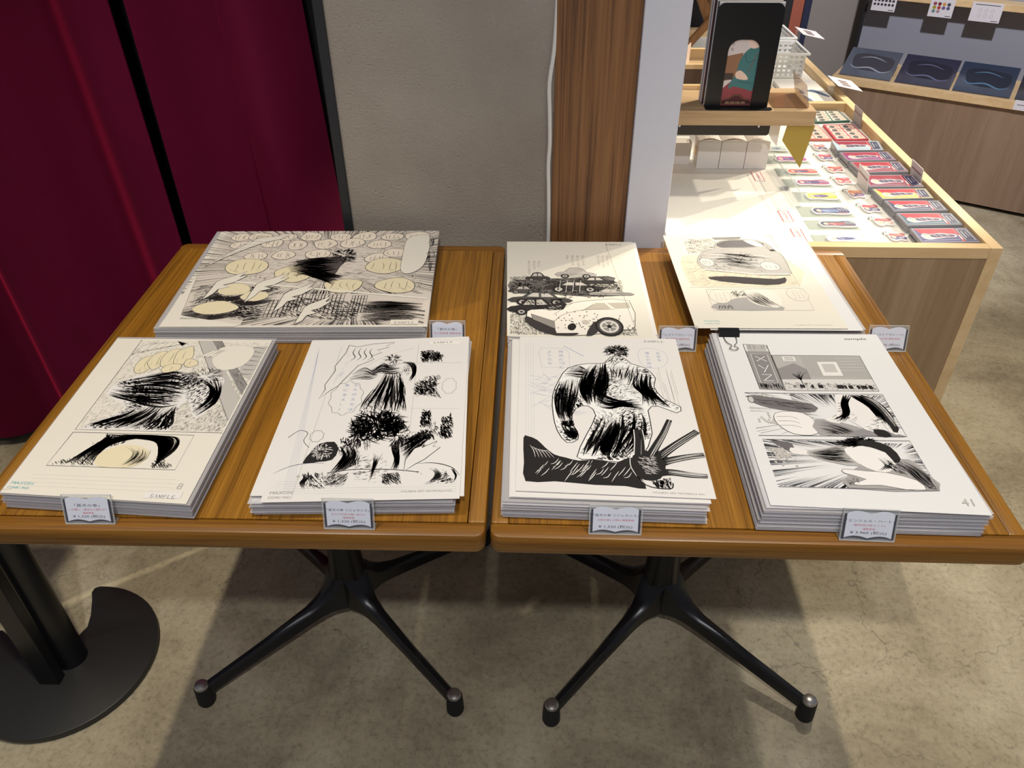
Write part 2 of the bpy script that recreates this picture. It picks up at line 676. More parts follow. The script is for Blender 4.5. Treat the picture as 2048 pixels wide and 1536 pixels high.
    def speed(s, rect, foc, n, w, m=None, near=0.35, a0=0, a1=2 * pi):
        u0, v0, u1, v1 = rect
        for _ in range(n):
            a = s.r.uniform(a0, a1)
            dx, dy = math.cos(a), math.sin(a)
            t = 9
            if dx > 1e-6:
                t = min(t, (u1 - foc[0]) / dx)
            if dx < -1e-6:
                t = min(t, (u0 - foc[0]) / dx)
            if dy > 1e-6:
                t = min(t, (v1 - foc[1]) / dy)
            if dy < -1e-6:
                t = min(t, (v0 - foc[1]) / dy)
            if t <= 0 or t > 8:
                continue
            k = s.r.uniform(near, 0.85)
            s.line([(foc[0] + dx * t, foc[1] + dy * t), (foc[0] + dx * t * k, foc[1] + dy * t * k)], w * s.r.uniform(0.4, 1.2), 0.03, m)

    def stone(s, u, v, ru, rv, fill, w=0.5, cracks=3, rot=0.0):
        pts = []
        for k in range(9):
            a = 2 * pi * k / 9
            q = s.r.uniform(0.88, 1.1)
            x, y = ru * q * math.cos(a), rv * q * math.sin(a)
            pts.append((u + x * math.cos(rot) - y * math.sin(rot), v + x * math.sin(rot) + y * math.cos(rot)))
        s.poly(pts, fill, 4)
        s.up()
        s.outline(pts, w, ink, 4)
        for k in range(cracks):
            x = u + ru * (-0.7 + 1.4 * (k + 0.5) / cracks) + s.r.uniform(-0.1, 0.1) * ru
            s.line([(x, v - rv * s.r.uniform(0.3, 0.7)), (x + ru * s.r.uniform(-0.15, 0.15), v), (x + ru * s.r.uniform(-0.1, 0.2), v + rv * s.r.uniform(0.3, 0.8))], w * 0.9, m=ink, sm=3, bulge=True)
        s.hatch([(a, b) for a, b in pts[0:5]], 1.2, 14, rv * 0.5, w * 0.5)

    def tuft(s, u, v, ru, rv, n, w, m=None, a0=0, a1=2 * pi, curl=0.5):
        for k in range(n):
            a = s.r.uniform(a0, a1)
            r0 = s.r.uniform(0.1, 0.7)
            r1 = min(1.25, r0 + s.r.uniform(0.25, 0.55))
            c_ = curl * s.r.uniform(-1, 1)
            L = []
            for j in range(6):
                t = r0 + (r1 - r0) * j / 5
                aa = a + c_ * j / 5
                L.append((u + ru * t * math.cos(aa), v + rv * t * math.sin(aa)))
            s.line(L, w * s.r.uniform(0.5, 1.3), m=m, bulge=True)

    def blade(s, pts, w=0.7, fill=None):
        s.poly(pts, fill or paper)
        s.up()
        s.outline(pts, w)

    def cloud(s, u, v, ru, rv, n=11, w=0.5, fill=None):
        pts = []
        for k in range(n * 2):
            a = 2 * pi * k / (n * 2)
            q = 1.0 if k % 2 else 0.88
            pts.append((u + ru * q * math.cos(a), v + rv * q * math.sin(a)))
        if fill:
            s.poly(pts, fill, 3)
            s.up()
        s.outline(pts, w, None, 3)

    def text(s, txt, u, v, h, m, wmm=None, rot=0.0, bold=0.0):
        """left-bottom corner at (u, v); h in millimetres"""
        vs_, fs, w, hh = text_geo(txt)
        o = Vector(s.P(u, v))
        e = Vector(s.P(u + 0.01, v)) - o
        e.normalize()
        if rot:
            e = Vector((e.x * math.cos(rot) - e.y * math.sin(rot), e.x * math.sin(rot) + e.y * math.cos(rot)))
        n = Vector((-e.y, e.x))
        ky = h * 0.001 / hh
        kx = (wmm * 0.001 / w) if wmm else ky
        s.put([tuple(o + e * (x * kx) + n * (y * ky)) for x, y in vs_], fs, m)

    def serif(s, txt, u, v, h, wmm, m, th=0.55):
        """roman capitals drawn with thick and thin strokes and small serifs"""
        G = {'S': [([(.85, .82), (.55, 1), (.2, .85), (.25, .6), (.7, .42), (.85, .2), (.5, 0), (.12, .16)], 1)],
             'A': [([(.05, 0), (.48, 1)], .5), ([(.48, 1), (.92, 0)], 1.1), ([(.22, .36), (.76, .36)], .5), ([(0, 0), (.2, 0)], .4), ([(.75, 0), (1.05, 0)], .4)],
             'M': [([(.1, 0), (.1, 1)], .5), ([(.1, 1), (.5, .15)], 1.1), ([(.5, .15), (.9, 1)], .5), ([(.9, 1), (.9, 0)], 1.1), ([(0, 0), (.22, 0)], .4), ([(.76, 0), (1.04, 0)], .4)],
             'P': [([(.2, 0), (.2, 1)], 1.1), ([(.2, 1), (.75, .95), (.85, .72), (.7, .5), (.2, .48)], .7), ([(.05, 0), (.38, 0)], .4)],
             'L': [([(.2, 1), (.2, 0)], 1.1), ([(.2, 0), (.85, 0)], .6), ([(.85, 0), (.9, .24)], .5), ([(.05, 1), (.38, 1)], .4)],
             'E': [([(.2, 1), (.2, 0)], 1.1), ([(.2, 0), (.85, 0)], .6), ([(.2, 1), (.82, 1)], .6), ([(.2, .52), (.65, .52)], .6), ([(.88, 0), (.9, .22)], .5), ([(.84, 1), (.85, .8)], .5), ([(.65, .62), (.65, .42)], .4)]}
        o = Vector(s.P(u, v))
        e = (Vector(s.P(u + 0.01, v)) - o).normalized()
        n = Vector((-e.y, e.x))
        cw = wmm * 0.001 / len(txt)
        inv = s.q
        for i, ch in enumerate(txt):
            for pts, k in G[ch]:
                p3 = smooth_pts(pts, 4) if len(pts) > 2 else pts
                w = [o + e * (cw * (i + 0.08 + 0.8 * x)) + n * (h * 0.001 * y) for x, y in p3]
                N = len(w)
                Lf, Rt = [], []
                for j in range(N):
                    d = (w[min(j + 1, N - 1)] - w[max(j - 1, 0)]).normalized()
                    q = Vector((-d.y, d.x)) * (th * k * 0.0005)
                    Lf.append(tuple(w[j] + q))
                    Rt.append(tuple(w[j] - q))
                s.put(Lf + Rt, [(j, N + j, N + j + 1, j + 1) for j in range(N - 1)], m)

    def build(s, name, parent, local=False):
        return s.mb.build(name, s.mats, parent, local=local)

# ------------------------------------------------------------------ setting
struct(MB().box(-3.2, 4.2, -2.2, 3.6, -0.06, 0.0).build('floor', concrete_m))
struct(MB().box(-0.287, 0.077, 0.735, 0.86, 0.0, 2.6).build('wall_back', plaster_m))
struct(MB().box(-2.6, -0.20, 1.12, 1.2, 0.0, 2.6).build('wall_alcove', black_wall))
struct(MB().box(-0.303, -0.287, 0.728, 0.87, 0.0, 2.6).build('trim_1', black_trim, bevel=0.0015))
struct(MB().box(0.077, 0.2095, 0.725, 0.86, 0.0, 2.6).build('trim_2', pillar_wood, bevel=0.001))
struct(MB().box(0.2100, 0.2825, 0.712, 0.86, 0.0, 2.6).build('trim_3', white_panel, bevel=0.002))
struct(MB().box(-0.2, 4.2, 3.3, 3.4, 0.0, 2.6).build('wall_far', grey_wall_m))


def fold_sheet(xl, xr, fy, z0, z1, nx=140, nz=26, th=0.004):
    """hanging cloth: xl(z), xr(z) its side edges, fy(s, z) its depth"""
    mb = MB()
    for side in (0, 1):
        vs_ = []
        for j in range(nz + 1):
            z = z0 + (z1 - z0) * j / nz
            for i in range(nx + 1):
                s = i / nx
                x, y = fy(s, z)
                vs_.append((xl(z) + (xr(z) - xl(z)) * x, y + side * th, z))
        fs = []
        for j in range(nz):
            for i in range(nx):
                a = j * (nx + 1) + i
                q = (a, a + 1, a + nx + 2, a + nx + 1)
                fs.append(q if side == 0 else q[::-1])
        mb.add(vs_, fs)
    N = (nx + 1) * (nz + 1)
    for j in range(nz):
        a = j * (nx + 1)
        mb.f.append((a + nx + 1, a, a + N, a + nx + 1 + N))
        mb.m.append(0)
        b = a + nx
        mb.f.append((b, b + nx + 1, b + nx + 1 + N, b + N))
        mb.m.append(0)
    for i in range(nx):
        mb.f.append((i + 1, i, i + N, i + 1 + N))
        mb.m.append(0)
        b = nz * (nx + 1) + i
        mb.f.append((b, b + 1, b + 1 + N, b + N))
        mb.m.append(0)
    return mb


def curtain_left_y(s, z):
    y = 0.925 + 0.042 * math.sin(2 * pi * (s * 4.4 + 0.28 + 0.06 * z)) + 0.016 * math.sin(2 * pi * (s * 9.1 + 0.16 * z))
    return s, y + 0.02 * (1 - z / 2.5)


def curtain_right_y(s, z):
    # one wide flat pleat, then a roll that stands in front of it
    if s < 0.60:
        y = 0.925 + 0.012 * math.sin(2 * pi * (s * 1.3 + 0.1)) + 0.004 * math.sin(14 * s + z)
    elif s < 0.66:
        t = (s - 0.60) / 0.06
        y = 0.925 + 0.012 * math.sin(2 * pi * (0.78 + 0.1)) - 0.080 * (t * t * (3 - 2 * t))
        return 0.60 + 0.045 * math.sin(pi * t * 0.5) - 0.035 * t, y
    else:
        t = (s - 0.66) / 0.34
        y = 0.925 - 0.088 - 0.016 * math.sin(pi * t) + 0.055 * t ** 3 + 0.006 * math.sin(6 * t + 3 * z)
        return 0.61 + 0.39 * t, y
    return s, y


o = fold_sheet(lambda z: -2.3, lambda z: -0.700 - 0.016 * z, curtain_left_y, 0.035, 2.5).build('curtain', velvet, smooth=True)
tag(o, 'crimson velvet curtain panel in soft folds hanging left of the dark slit', 'curtain', 'velvet curtain panels')
o = fold_sheet(lambda z: -0.690 - 0.010 * z, lambda z: -0.318 - 0.043 * z, curtain_right_y, 0.035, 2.5).build('curtain', velvet, smooth=True)
tag(o, 'crimson velvet curtain panel with a rolled pleat next to the black wall trim', 'curtain', 'velvet curtain panels')

# white cable clipped down the pillar edge
pts = []
px = [(0.0815, 1.30), (0.0800, 1.16), (0.0770, 1.06), (0.0700, 1.00), (0.0715, 0.95), (0.0730, 0.90), (0.0715, 0.86), (0.0735, 0.80), (0.0745, 0.72), (0.0730, 0.55), (0.0740, 0.30), (0.0735, 0.06), (0.0735, 0.005)]
pts = smooth_pts([(x, 0.7335 - 0.0025 * math.sin(z * 11) ** 2, z) for x, z in px], 6)
pts = [(0.082, 0.7285, 2.4)] + pts
o = MB().tube([(p[0] - 0.0015, p[1] - 0.004, p[2]) for p in pts], 0.0036, 8).build('cable', cable_m, smooth=True)
tag(o, 'thin white flat cable running down between plaster wall and wooden pillar', 'cable')


# ------------------------------------------------------------------ tables
def rounded(x0, x1, y0, y1, r, corners, n=5):
    pts = []
    for cx, cy, a0, key in ((x1 - r, y1 - r, 0, 'tr'), (x0 + r, y1 - r, 90, 'tl'), (x0 + r, y0 + r, 180, 'bl'), (x1 - r, y0 + r, 270, 'br')):
        if key in corners:
            for k in range(n + 1):
                a = math.radians(a0 + 90 * k / n)
                pts.append((cx + r * math.cos(a), cy + r * math.sin(a)))
        else:
            pts.append({'tr': (x1, y1), 'tl': (x0, y1), 'bl': (x0, y0), 'br': (x1, y0)}[key])
    return pts


def cafe_table(cx, rz, hub, feet, label):
    t = thing('cafe_table', (cx, 0.35, 0.0), label, 'table', 'oak cafe tables pushed together', rz)
    W, D = 0.2955, 0.35
    s = 0.021
    z0, z1 = 0.693, 0.72
    MB().box(-W + s, W - s, -D + s, D - s, z0 + 0.002, z1).build('tabletop_panel', oak_y, t, local=True)
    g = 0.0004
    MB().prism(rounded(-W, W, -D, -D + s - g, 0.012, ('bl', 'br')), z0, z1).build('edge_strip', oak_x, t, bevel=0.003, local=True, smooth=True)
    MB().prism(rounded(-W, W, D - s + g, D, 0.012, ('tl', 'tr')), z0, z1).build('edge_strip', oak_x, t, bevel=0.003, local=True, smooth=True)
    for sg in (-1, 1):
        a, b = sorted((sg * W, sg * (W - s + g)))
        MB().box(a, b, -D + s, D - s, z0, z1).build('edge_strip', oak_y, t, bevel=0.003, local=True, smooth=True)
    hx, hy = hub
    c_ = MB()
    c_.lathe([(0.036, 0.066), (0.037, 0.10), (0.036, 0.13), (0.0335, 0.165), (0.0315, 0.20), (0.0305, 0.26), (0.030, 0.45), (0.030, 0.675)], hx, hy, 28)
    c_.build('column', black_metal, t, local=True, smooth=True)
    p = MB()
    p.box(hx - 0.16, hx + 0.16, hy - 0.022, hy + 0.022, 0.675, 0.693)
    p.box(hx - 0.022, hx + 0.022, hy - 0.16, hy + 0.16, 0.6751, 0.6929)
    p.build('mounting_plate', black_metal, t, local=True, bevel=0.002)
    for fx, fy in feet:
        d = Vector((fx - hx, fy - hy, 0))
        L = d.length
        d.normalize()
        n = Vector((-d.y, d.x, 0))
        secs = [(0.0, 0.030, 0.165, 0.066), (0.09, 0.027, 0.152, 0.068), (0.13, 0.0225, 0.132, 0.070), (0.17, 0.0185, 0.116, 0.070), (0.22, 0.0150, 0.104, 0.067), (0.30, 0.0120, 0.094, 0.061), (0.6, 0.0092, 0.073, 0.044), (0.95, 0.0082, 0.051, 0.025), (1.0, 0.0080, 0.047, 0.024)]
        mb = MB()
        vs_, fs = [], []
        for q, w, zt, zb in secs:
            c0 = Vector((hx, hy, 0)) + d * (L * q)
            for a, z in ((w, zb), (w, zt - 0.006), (w * 0.5, zt), (-w * 0.5, zt), (-w, zt - 0.006), (-w, zb)):
                v = c0 + n * a
                vs_.append((v.x, v.y, z))
        for i in range(len(secs) - 1):
            for k in range(6):
                fs.append((i * 6 + k, i * 6 + (k + 1) % 6, (i + 1) * 6 + (k + 1) % 6, (i + 1) * 6 + k))
        fs.append(tuple(range(6)))
        fs.append(tuple(range((len(secs) - 1) * 6, len(secs) * 6))[::-1])
        mb.add(vs_, fs)
        leg = mb.build('leg', black_metal, t, local=True, smooth=True)
        lo = Vector(leg.location)
        for nm, prof, mt in (('foot', [(0.0150, 0.0), (0.0165, 0.004), (0.0165, 0.012), (0.0155, 0.03), (0.0145, 0.048)], rubber),
                             ('cap', [(0.0130, 0.0475), (0.0130, 0.0515), (0.0118, 0.0545), (0.0075, 0.0565), (0.002, 0.0572)], silver)):
            f = MB().lathe(prof, fx, fy, 18).build(nm, mt, leg, local=True, smooth=True)
            f.location = Vector(f.location) - lo
    return t


cafe_table(-0.299, 0.005, (-0.016, 0.08), [(-0.262, -0.124), (0.2105, -0.131), (0.242, 0.284), (-0.2305, 0.291)],
           'square oak topped cafe table with black star pedestal standing beside the crimson curtain')
cafe_table(0.301, -0.005, (0.006, 0.083), [(-0.2085, -0.146), (0.262, -0.1225), (0.2205, 0.312), (-0.250, 0.2885)],
           'square oak topped cafe table with black star pedestal standing against the display counter')

# ------------------------------------------------------------------ stand with C-shaped foot
st = thing('stand', (-0.868, 0.30, 0.0), 'black metal stand with round pole, flat bar and heavy C-shaped base plate', 'stand')
R0 = 0.173
cx0, cy0 = -0.868, 0.302
pts = []
for k in range(49):
    a = math.radians(93 - 293 * k / 48)
    pts.append((cx0 + R0 * math.cos(a), cy0 + R0 * math.sin(a)))
inner = [(-1.005, 0.345), (-0.975, 0.325), (-0.93, 0.325), (-0.895, 0.328), (-0.868, 0.345), (-0.858, 0.372), (-0.864, 0.400), (-0.880, 0.440), (-0.889, 0.458), (-0.888, 0.470)]
pts += inner
MB().prism(pts, 0.004, 0.016).build('base_plate', base_plate_m, st, bevel=0.003, smooth=True)
MB().prism([(cx0 + (x - cx0) * 0.985, cy0 + (y - cy0) * 0.985) for x, y in pts], 0.0, 0.0045).build('rubber_pad', rubber, st)
MB().lathe([(0.0285, 0.016), (0.0275, 0.022), (0.0275, 1.18)], -0.853, 0.300, 28).build('pole', black_metal, st, smooth=True)
MB().box(-0.888, -0.848, 0.240, 0.262, 0.016, 1.18).build('bar', black_metal, st, bevel=0.002)
MB().box(-0.93, -0.80, 0.22, 0.34, 1.18, 1.20).build('top_plate', black_metal, st, bevel=0.004)

# ------------------------------------------------------------------ display counter
ct = thing('display_counter', (0.58, 1.1, 0.0), 'pale wood display counter with recessed white top full of small packs', 'counter')
XL, XR = 0.30, 0.888
YF, YB = 0.7065, 1.552
MB().box(XL, XR - 0.022, YF + 0.001, YF + 0.02, 0.0, 0.700).build('front_panel', veneer, ct)
MB().box(XR - 0.0215, XR, YF, 1.1275, 0.0, 0.722).build('side_panel', maple, ct, bevel=0.0008)
MB().box(XR - 0.0215, XR, 1.1285, 2.40, 0.0, 0.722).build('side_panel', maple, ct, bevel=0.0008)
MB().box(XL, XR - 0.022, YF, YF + 0.020, 0.7003, 0.722).build('front_rim', maple_x, ct, bevel=0.0008)
MB().box(XL, XR - 0.022, YB - 0.012, YB + 0.008, 0.7003, 0.722).build('divider', maple_x, ct, bevel=0.0008)
MB().box(XL, XR - 0.022, YF + 0.02, 2.36, 0.690, 0.700).build('white_top', white_board, ct)
MB().box(XL, XR - 0.022, 2.36, 2.40, 0.0, 0.722).build('back_panel', maple_x, ct)
MB().box(XL, XL + 0.01, YF + 0.02, 2.36, 0.0, 0.689).build('inner_panel', maple, ct)

# low wooden tray riser and tiers behind the shelf
tr = thing('tiered_riser', (0.45, 1.45, 0.70), 'stepped wooden riser with dark brown face behind the small shelf', 'riser')
MB().box(0.315, 0.575, 1.38, 1.40, 0.7002, 0.850).build('face', brown_dark, tr)
MB().box(0.315, 0.575, 1.38, 1.392, 0.850, 0.860).build('front_rim', maple_x, tr)
MB().box(0.315, 0.575, 1.401, 1.50, 0.835, 0.843).build('floor_board', shelf_oak, tr)
MB().box(0.315, 0.575, 1.501, 1.515, 0.7002, 0.866).build('back_rim', maple_x, tr)
MB().box(0.577, 0.590, 1.38, 1.515, 0.7002, 0.862).build('side_board', maple, tr)
o = MB().frame_prism([(0, 0), (0.055, 0.0), (0.055, 0.045), (0, 0.045)], (0.405, 1.42, 0.8435), (0.35, 0.937, 0), (0, 0, 1), (0.937, -0.35, 0), 0, 0.002).build('display_card', cm(206, 184, 170))
tag(o, 'small pinkish card standing in the stepped wooden riser', 'card')

# small shelf
sh = thing('shelf', (0.46, 1.14, 0.70), 'small oak shelf standing over the white counter top beside the white post', 'shelf')
MB().box(0.312, 0.619, 1.040, 1.20, 0.828, 0.858).build('shelf_board', shelf_oak, sh, bevel=0.0008)
MB().box(0.312, 0.330, 1.05, 1.19, 0.7002, 0.828).build('side_support', shelf_oak, sh)
MB().box(0.312, 0.560, 1.188, 1.20, 0.8582, 0.866).build('back_rim', maple_x, sh)
MB().frame_prism(rounded(0.331, 0.532, 0.806, 0.8279, 0.006, ('br',)), (0, 1.0455, 0), (1, 0, 0), (0, 0, 1), (0, -1, 0), -0.06, 0.0).build('under_plate', black_steel, sh)
for x in (0.345, 0.508):
    MB().lathe([(0.0018, 0.824), (0.0018, 0.8282)], x, 1.0435, 8).build('peg', white_plastic, sh)
o = MB().frame_prism([(0.567, 0.8278), (0.624, 0.8278), (0.612, 0.736), (0.563, 0.795)], (0, 1.046, 0), (1, 0, 0), (0, 0, 1), (0, 1, 0), 0, 0.002).build('pennant', gold)
tag(o, 'gold pointed pennant hanging under the right end of the oak shelf', 'pennant')
o = MB().frame_prism([(0.520, 0.8278), (0.566, 0.8278), (0.5665, 0.768), (0.553, 0.782)], (0, 1.088, 0), (1, 0, 0), (0, 0, 1), (0, 1, 0), 0, 0.002).build('pennant', white_box)
tag(o, 'pale pointed pennant hanging behind the gold one under the shelf', 'pennant')

# bookend with arched window, boards behind it
bk = thing('bookend', (0.458, 1.06, 0.858), 'black steel bookend with arched window holding printed boards on the shelf', 'bookend')
outer = rounded(0.394, 0.522, 0.8595, 1.056, 0.014, ('tl', 'tr'))
wi = rounded(0.4255, 0.4875, 0.8625, 0.990, 0.022, ('tl', 'tr'), 6)
mb = MB()
oz = rounded(0.394, 0.522, 0.8595, 1.056, 0.014, ('tl', 'tr'), 6)
# frame between the two outlines: same vertex count, ring faces
n = len(oz)
fr = [(x, 1.060, z) for x, z in oz] + [(x, 1.060, z) for x, z in wi] + [(x, 1.0625, z) for x, z in oz] + [(x, 1.0625, z) for x, z in wi]
fs = []
for i in range(n):
    j = (i + 1) % n
    fs += [(i, j, n + j, n + i), (2 * n + j, 2 * n + i, 3 * n + i, 3 * n + j), (i, 2 * n + i, 2 * n + j, j), (n + i, n + j, 3 * n + j, 3 * n + i)]
mb.add(fr, fs)
mb.build('plate', black_steel, bk)
MB().prism(rounded(0.394, 0.530, 1.042, 1.060, 0.008, ('bl', 'br')), 0.8582, 0.8596).build('foot', black_steel, bk)
cols = [(232, 230, 232), (40, 20, 24), (226, 224, 230), (24, 24, 30), (96, 36, 36), (230, 226, 226), (150, 140, 150), (224, 222, 226)]
for i, c3 in enumerate(cols):
    y = 1.0635 + i * 0.0066
    ob = MB().box(0.3965 - 0.0009 * i, 0.5215 - 0.0006 * i, y, y + 0.0042, 0.8583, 1.0570 + 0.0003 * i).build('print_board', cm(*c3))
    tag(ob, ('front printed board seen through the arched window of the black bookend' if i == 0 else 'thin printed board standing upright behind the black bookend'), 'board', 'printed boards behind the bookend')
    if i == 0:
        k = Ink([(0.4245, 0.991), (0.4885, 0.991), (0.4885, 0.861), (0.4245, 0.861)], frame=(Vector((0, 1.0635, 0)), Vector((1, 0, 0)), Vector((0, 0, 1)), Vector((0, -1, 0))), seed=3)
        k.poly([(0, 0), (1, 0), (1, 1), (0, 1)], cm(216, 206, 204))
        k.up()
        k.poly([(0, .25), (.5, .2), (.6, .55), (0, .62)], cm(150, 110, 80))
        k.poly([(0, .5), (.3, .5), (.3, .6), (0, .6)], cm(70, 58, 52))
        k.poly([(0, .74), (.3, .6), (1, .62), (1, 1), (0, 1)], cm(146, 64, 72))
        k.up()
        k.poly([(.55, .2), (.75, .12), (1, .1), (1, .72), (.75, .74), (.35, .7), (.25, .74), (.2, .68), (.38, .5), (.42, .34)], cm(66, 120, 122), 3)
        k.poly([(.62, 0), (1, 0), (1, .1), (.8, .14), (.66, .1)], cm(236, 206, 196), 3)
        k.up()
        k.poly([(.36, .5), (.5, .46), (.72, .54), (.75, .6), (.42, .58)], cm(236, 204, 186), 3)
        k.line([(.55, .2), (.68, .34), (.9, .3)], 1.0, m=cm(40, 76, 84), sm=4)
        k.line([(.95, .2), (.72, .5)], .9, m=cm(150, 60, 70), sm=0)
        k.line([(.45, .62), (.95, .66)], 3.0, m=cm(56, 104, 108))
        k.up()
        k.poly([(.0, .98), (.05, .9), (.25, .88), (.42, .82), (.6, .82), (.76, .88), (.95, .9), (1, .98)], cm(72, 24, 32))
        k.up()
        k.outline([(.02, .97), (.07, .91), (.27, .89), (.43, .835), (.58, .835), (.74, .89), (.93, .91), (.98, .97)], .5, cm(176, 140, 90))
        k.text('長田佳奈', .16, .97, 5.0, cm(214, 180, 140), wmm=42)
        k.text('さ', .12, .1, 6, ink)
        k.text('な', .10, .17, 6, ink)
        k.build('printed_picture', ob)

# clear acrylic leaf holder on the shelf
ah = thing('leaflet_holder', (0.596, 1.12, 0.858), 'clear acrylic leaflet holder standing at the open end of the shelf', 'holder')
MB().frame_prism([(0, 0), (0.105, 0), (0.105, 0.047), (0, 0.047)], (0.606, 1.058, 0.8595), (0, 1, 0), (-0.3, 0, 0.95), (0.95, 0, 0.3), 0, 0.002).build('face', mat('tinted_acrylic', rgb(190, 160, 130), 0.08, alpha=0.45), ah)
MB().box(0.535, 0.606, 1.06, 1.16, 0.8583, 0.8600).build('foot', mat('tinted_acrylic2', rgb(150, 112, 80), 0.08, alpha=0.5), ah)

# white carton boxes under the shelf
for i, (a, b) in enumerate([(0.409, 0.4585), (0.4595, 0.515), (0.516, 0.566)]):
    bx = thing('carton', ((a + b) / 2, 1.165, 0.7), ['plain white carton with a small yellow mark on its side', 'plain white carton in the middle of the row under the shelf', 'plain white carton nearest the clear packs under the shelf'][i], 'box', 'white cartons under the shelf')
    MB().box(a, b, 1.131, 1.19, 0.7002, 0.762).build('body', white_box, bx, bevel=0.001)
    arc = [(a, 0.762)] + [(a + (b - a) * t, 0.762 + 0.005 * math.sin(pi * t)) for t in [0.1, .3, .5, .7, .9]] + [(b, 0.762)]
    MB().frame_prism(arc, (0, 1.1312, 0), (1, 0, 0), (0, 0, 1), (0, 1, 0), 0, 0.058).build('lid', white_box, bx)
    if i == 0:
        MB().frame_prism([(0, 0), (0.016, 0), (0.016, 0.02), (0, 0.02)], (a - 0.0002, 1.15, 0.722), (0, 1, 0), (0, 0, 1), (-1, 0, 0), 0, 0.0003).build('printed_mark', cm(226, 176, 60), bx)
bx = MB().box(0.345, 0.398, 1.155, 1.20, 0.7002, 0.750)
o = bx.build('carton', white_box, bevel=0.001)
tag(o, 'short white carton half hidden by the white post', 'box', 'white cartons under the shelf')

# stacked rows of small boxed goods along the counter's right rim
case_side = mat('case_side', rgb(150, 150, 156), 0.25)
ST = [((.749, 1.268), (.861, 1.272), (.853, 1.21), (.744, 1.205)), ((.746, 1.194), (.858, 1.2), (.859, 1.149), (.748, 1.14)),
      ((.75, 1.136), (.862, 1.139), (.861, 1.081), (.755, 1.072)), ((.752, 1.06), (.862, 1.062), (.862, .997), (.748, .994)),
      ((.749, .983), (.862, .988), (.859, .938), (.753, .930)), ((.754, .925), (.864, .927), (.864, .88), (.756, .872)),
      ((.756, .865), (.865, .868), (.865, .815), (.758, .808)), ((.758, .796), (.865, .801), (.865, .742), (.757, .734))]
SC = [((176, 200, 214), (150, 36, 62)), ((138, 52, 116), (160, 36, 66)), ((150, 50, 70), (166, 34, 54)), ((134, 48, 78), (150, 40, 62)),
      ((206, 190, 90), (178, 40, 60)), ((58, 62, 96), (188, 34, 58)), ((60, 92, 112), (188, 34, 58)), ((72, 70, 120), (190, 34, 58))]
SN = ['pale blue', 'purple', 'dark red', 'plum', 'yellow', 'navy', 'teal blue', 'violet']
for i, q in enumerate(ST):
    main, red = SC[i]
    cxs = sum(p[0] for p in q) / 4
    cys = sum(p[1] for p in q) / 4
    first = None
    for lv in range(3):
        z0 = 0.7002 + lv * 0.0058
        lab = ('%s boxed acrylic stand on top of its stack along the counter rim' % SN[i]) if lv == 2 else ('slim boxed stand stacked under the %s one along the counter rim' % SN[i])
        t = thing('boxed_stand', (cxs, cys, z0), lab, 'box', 'boxed stands along the counter rim')
        jx = rnd.uniform(-0.0012, 0.0012)
        qq = [(p[0] + jx, p[1] + rnd.uniform(-0.0006, 0.0006)) for p in q]
        MB().prism(qq[::-1], z0, z0 + 0.0052).build('case', case_side, t, bevel=0.0006)
        if lv == 2:
            k = Ink(qq, z0 + 0.0052, seed=20 + i)
            k.poly([(.02, .04), (.98, .04), (.98, .96), (.02, .96)], cm(*main))
            k.up()
            k.poly([(.05, .06), (.74, .06), (.72, .42), (.12, .42)], cm(*red))
            k.poly([(.76, .08), (.97, .08), (.97, .92), (.76, .92)], cm(52, 52, 84))
            k.up()
            b0 = [(.08, .56), (.16, .36), (.28, .42), (.44, .36), (.60, .42), (.70, .46), (.68, .64), (.52, .66), (.36, .72), (.16, .78)]
            k.poly(b0, cm(196, 190, 200), 3)
            k.up()
            k.poly([(.13, .55), (.18, .44), (.25, .5), (.24, .64), (.16, .68)], cm(222, 190, 172), 3)
            k.poly([(.25, .48), (.40, .42), (.56, .46), (.67, .50), (.64, .60), (.48, .60), (.34, .64), (.26, .62)], cm(70, 64, 92), 3)
            k.up()
            for u in (.31, .40, .52):
                k.line([(u, .46), (u + .05, .58)], 1.3, m=cm(222, 216, 222))
            k.line([(.14, .44), (.22, .42), (.27, .5)], 2.0, m=cm(*main), sm=3)
            k.line([(.30, .66), (.50, .63), (.66, .60)], 1.2, m=cm(150, 60, 80), sm=3)
            k.line([(.06, .86), (.70, .80)], 2.2, m=cm(150, 150, 170))
            k.up()
            k.line([(.745, .05), (.745, .95)], 4.2, m=cm(200, 44, 54))
            k.up()
            k.line([(.748, .5), (.748, .8)], 2.0, m=cm(240, 224, 222))
            k.outline([(.79, .12), (.955, .12), (.955, .88), (.79, .88)], .9, cm(232, 232, 236))
            k.line([(.84, .25), (.84, .7)], 1.2, m=cm(232, 232, 236))
            k.line([(.9, .3), (.9, .62)], .8, m=cm(200, 200, 214))
            k.outline([(.03, .06), (.73, .06), (.73, .94), (.03, .94)], .6, cm(224, 222, 228))
            k.build('printed_front', t)

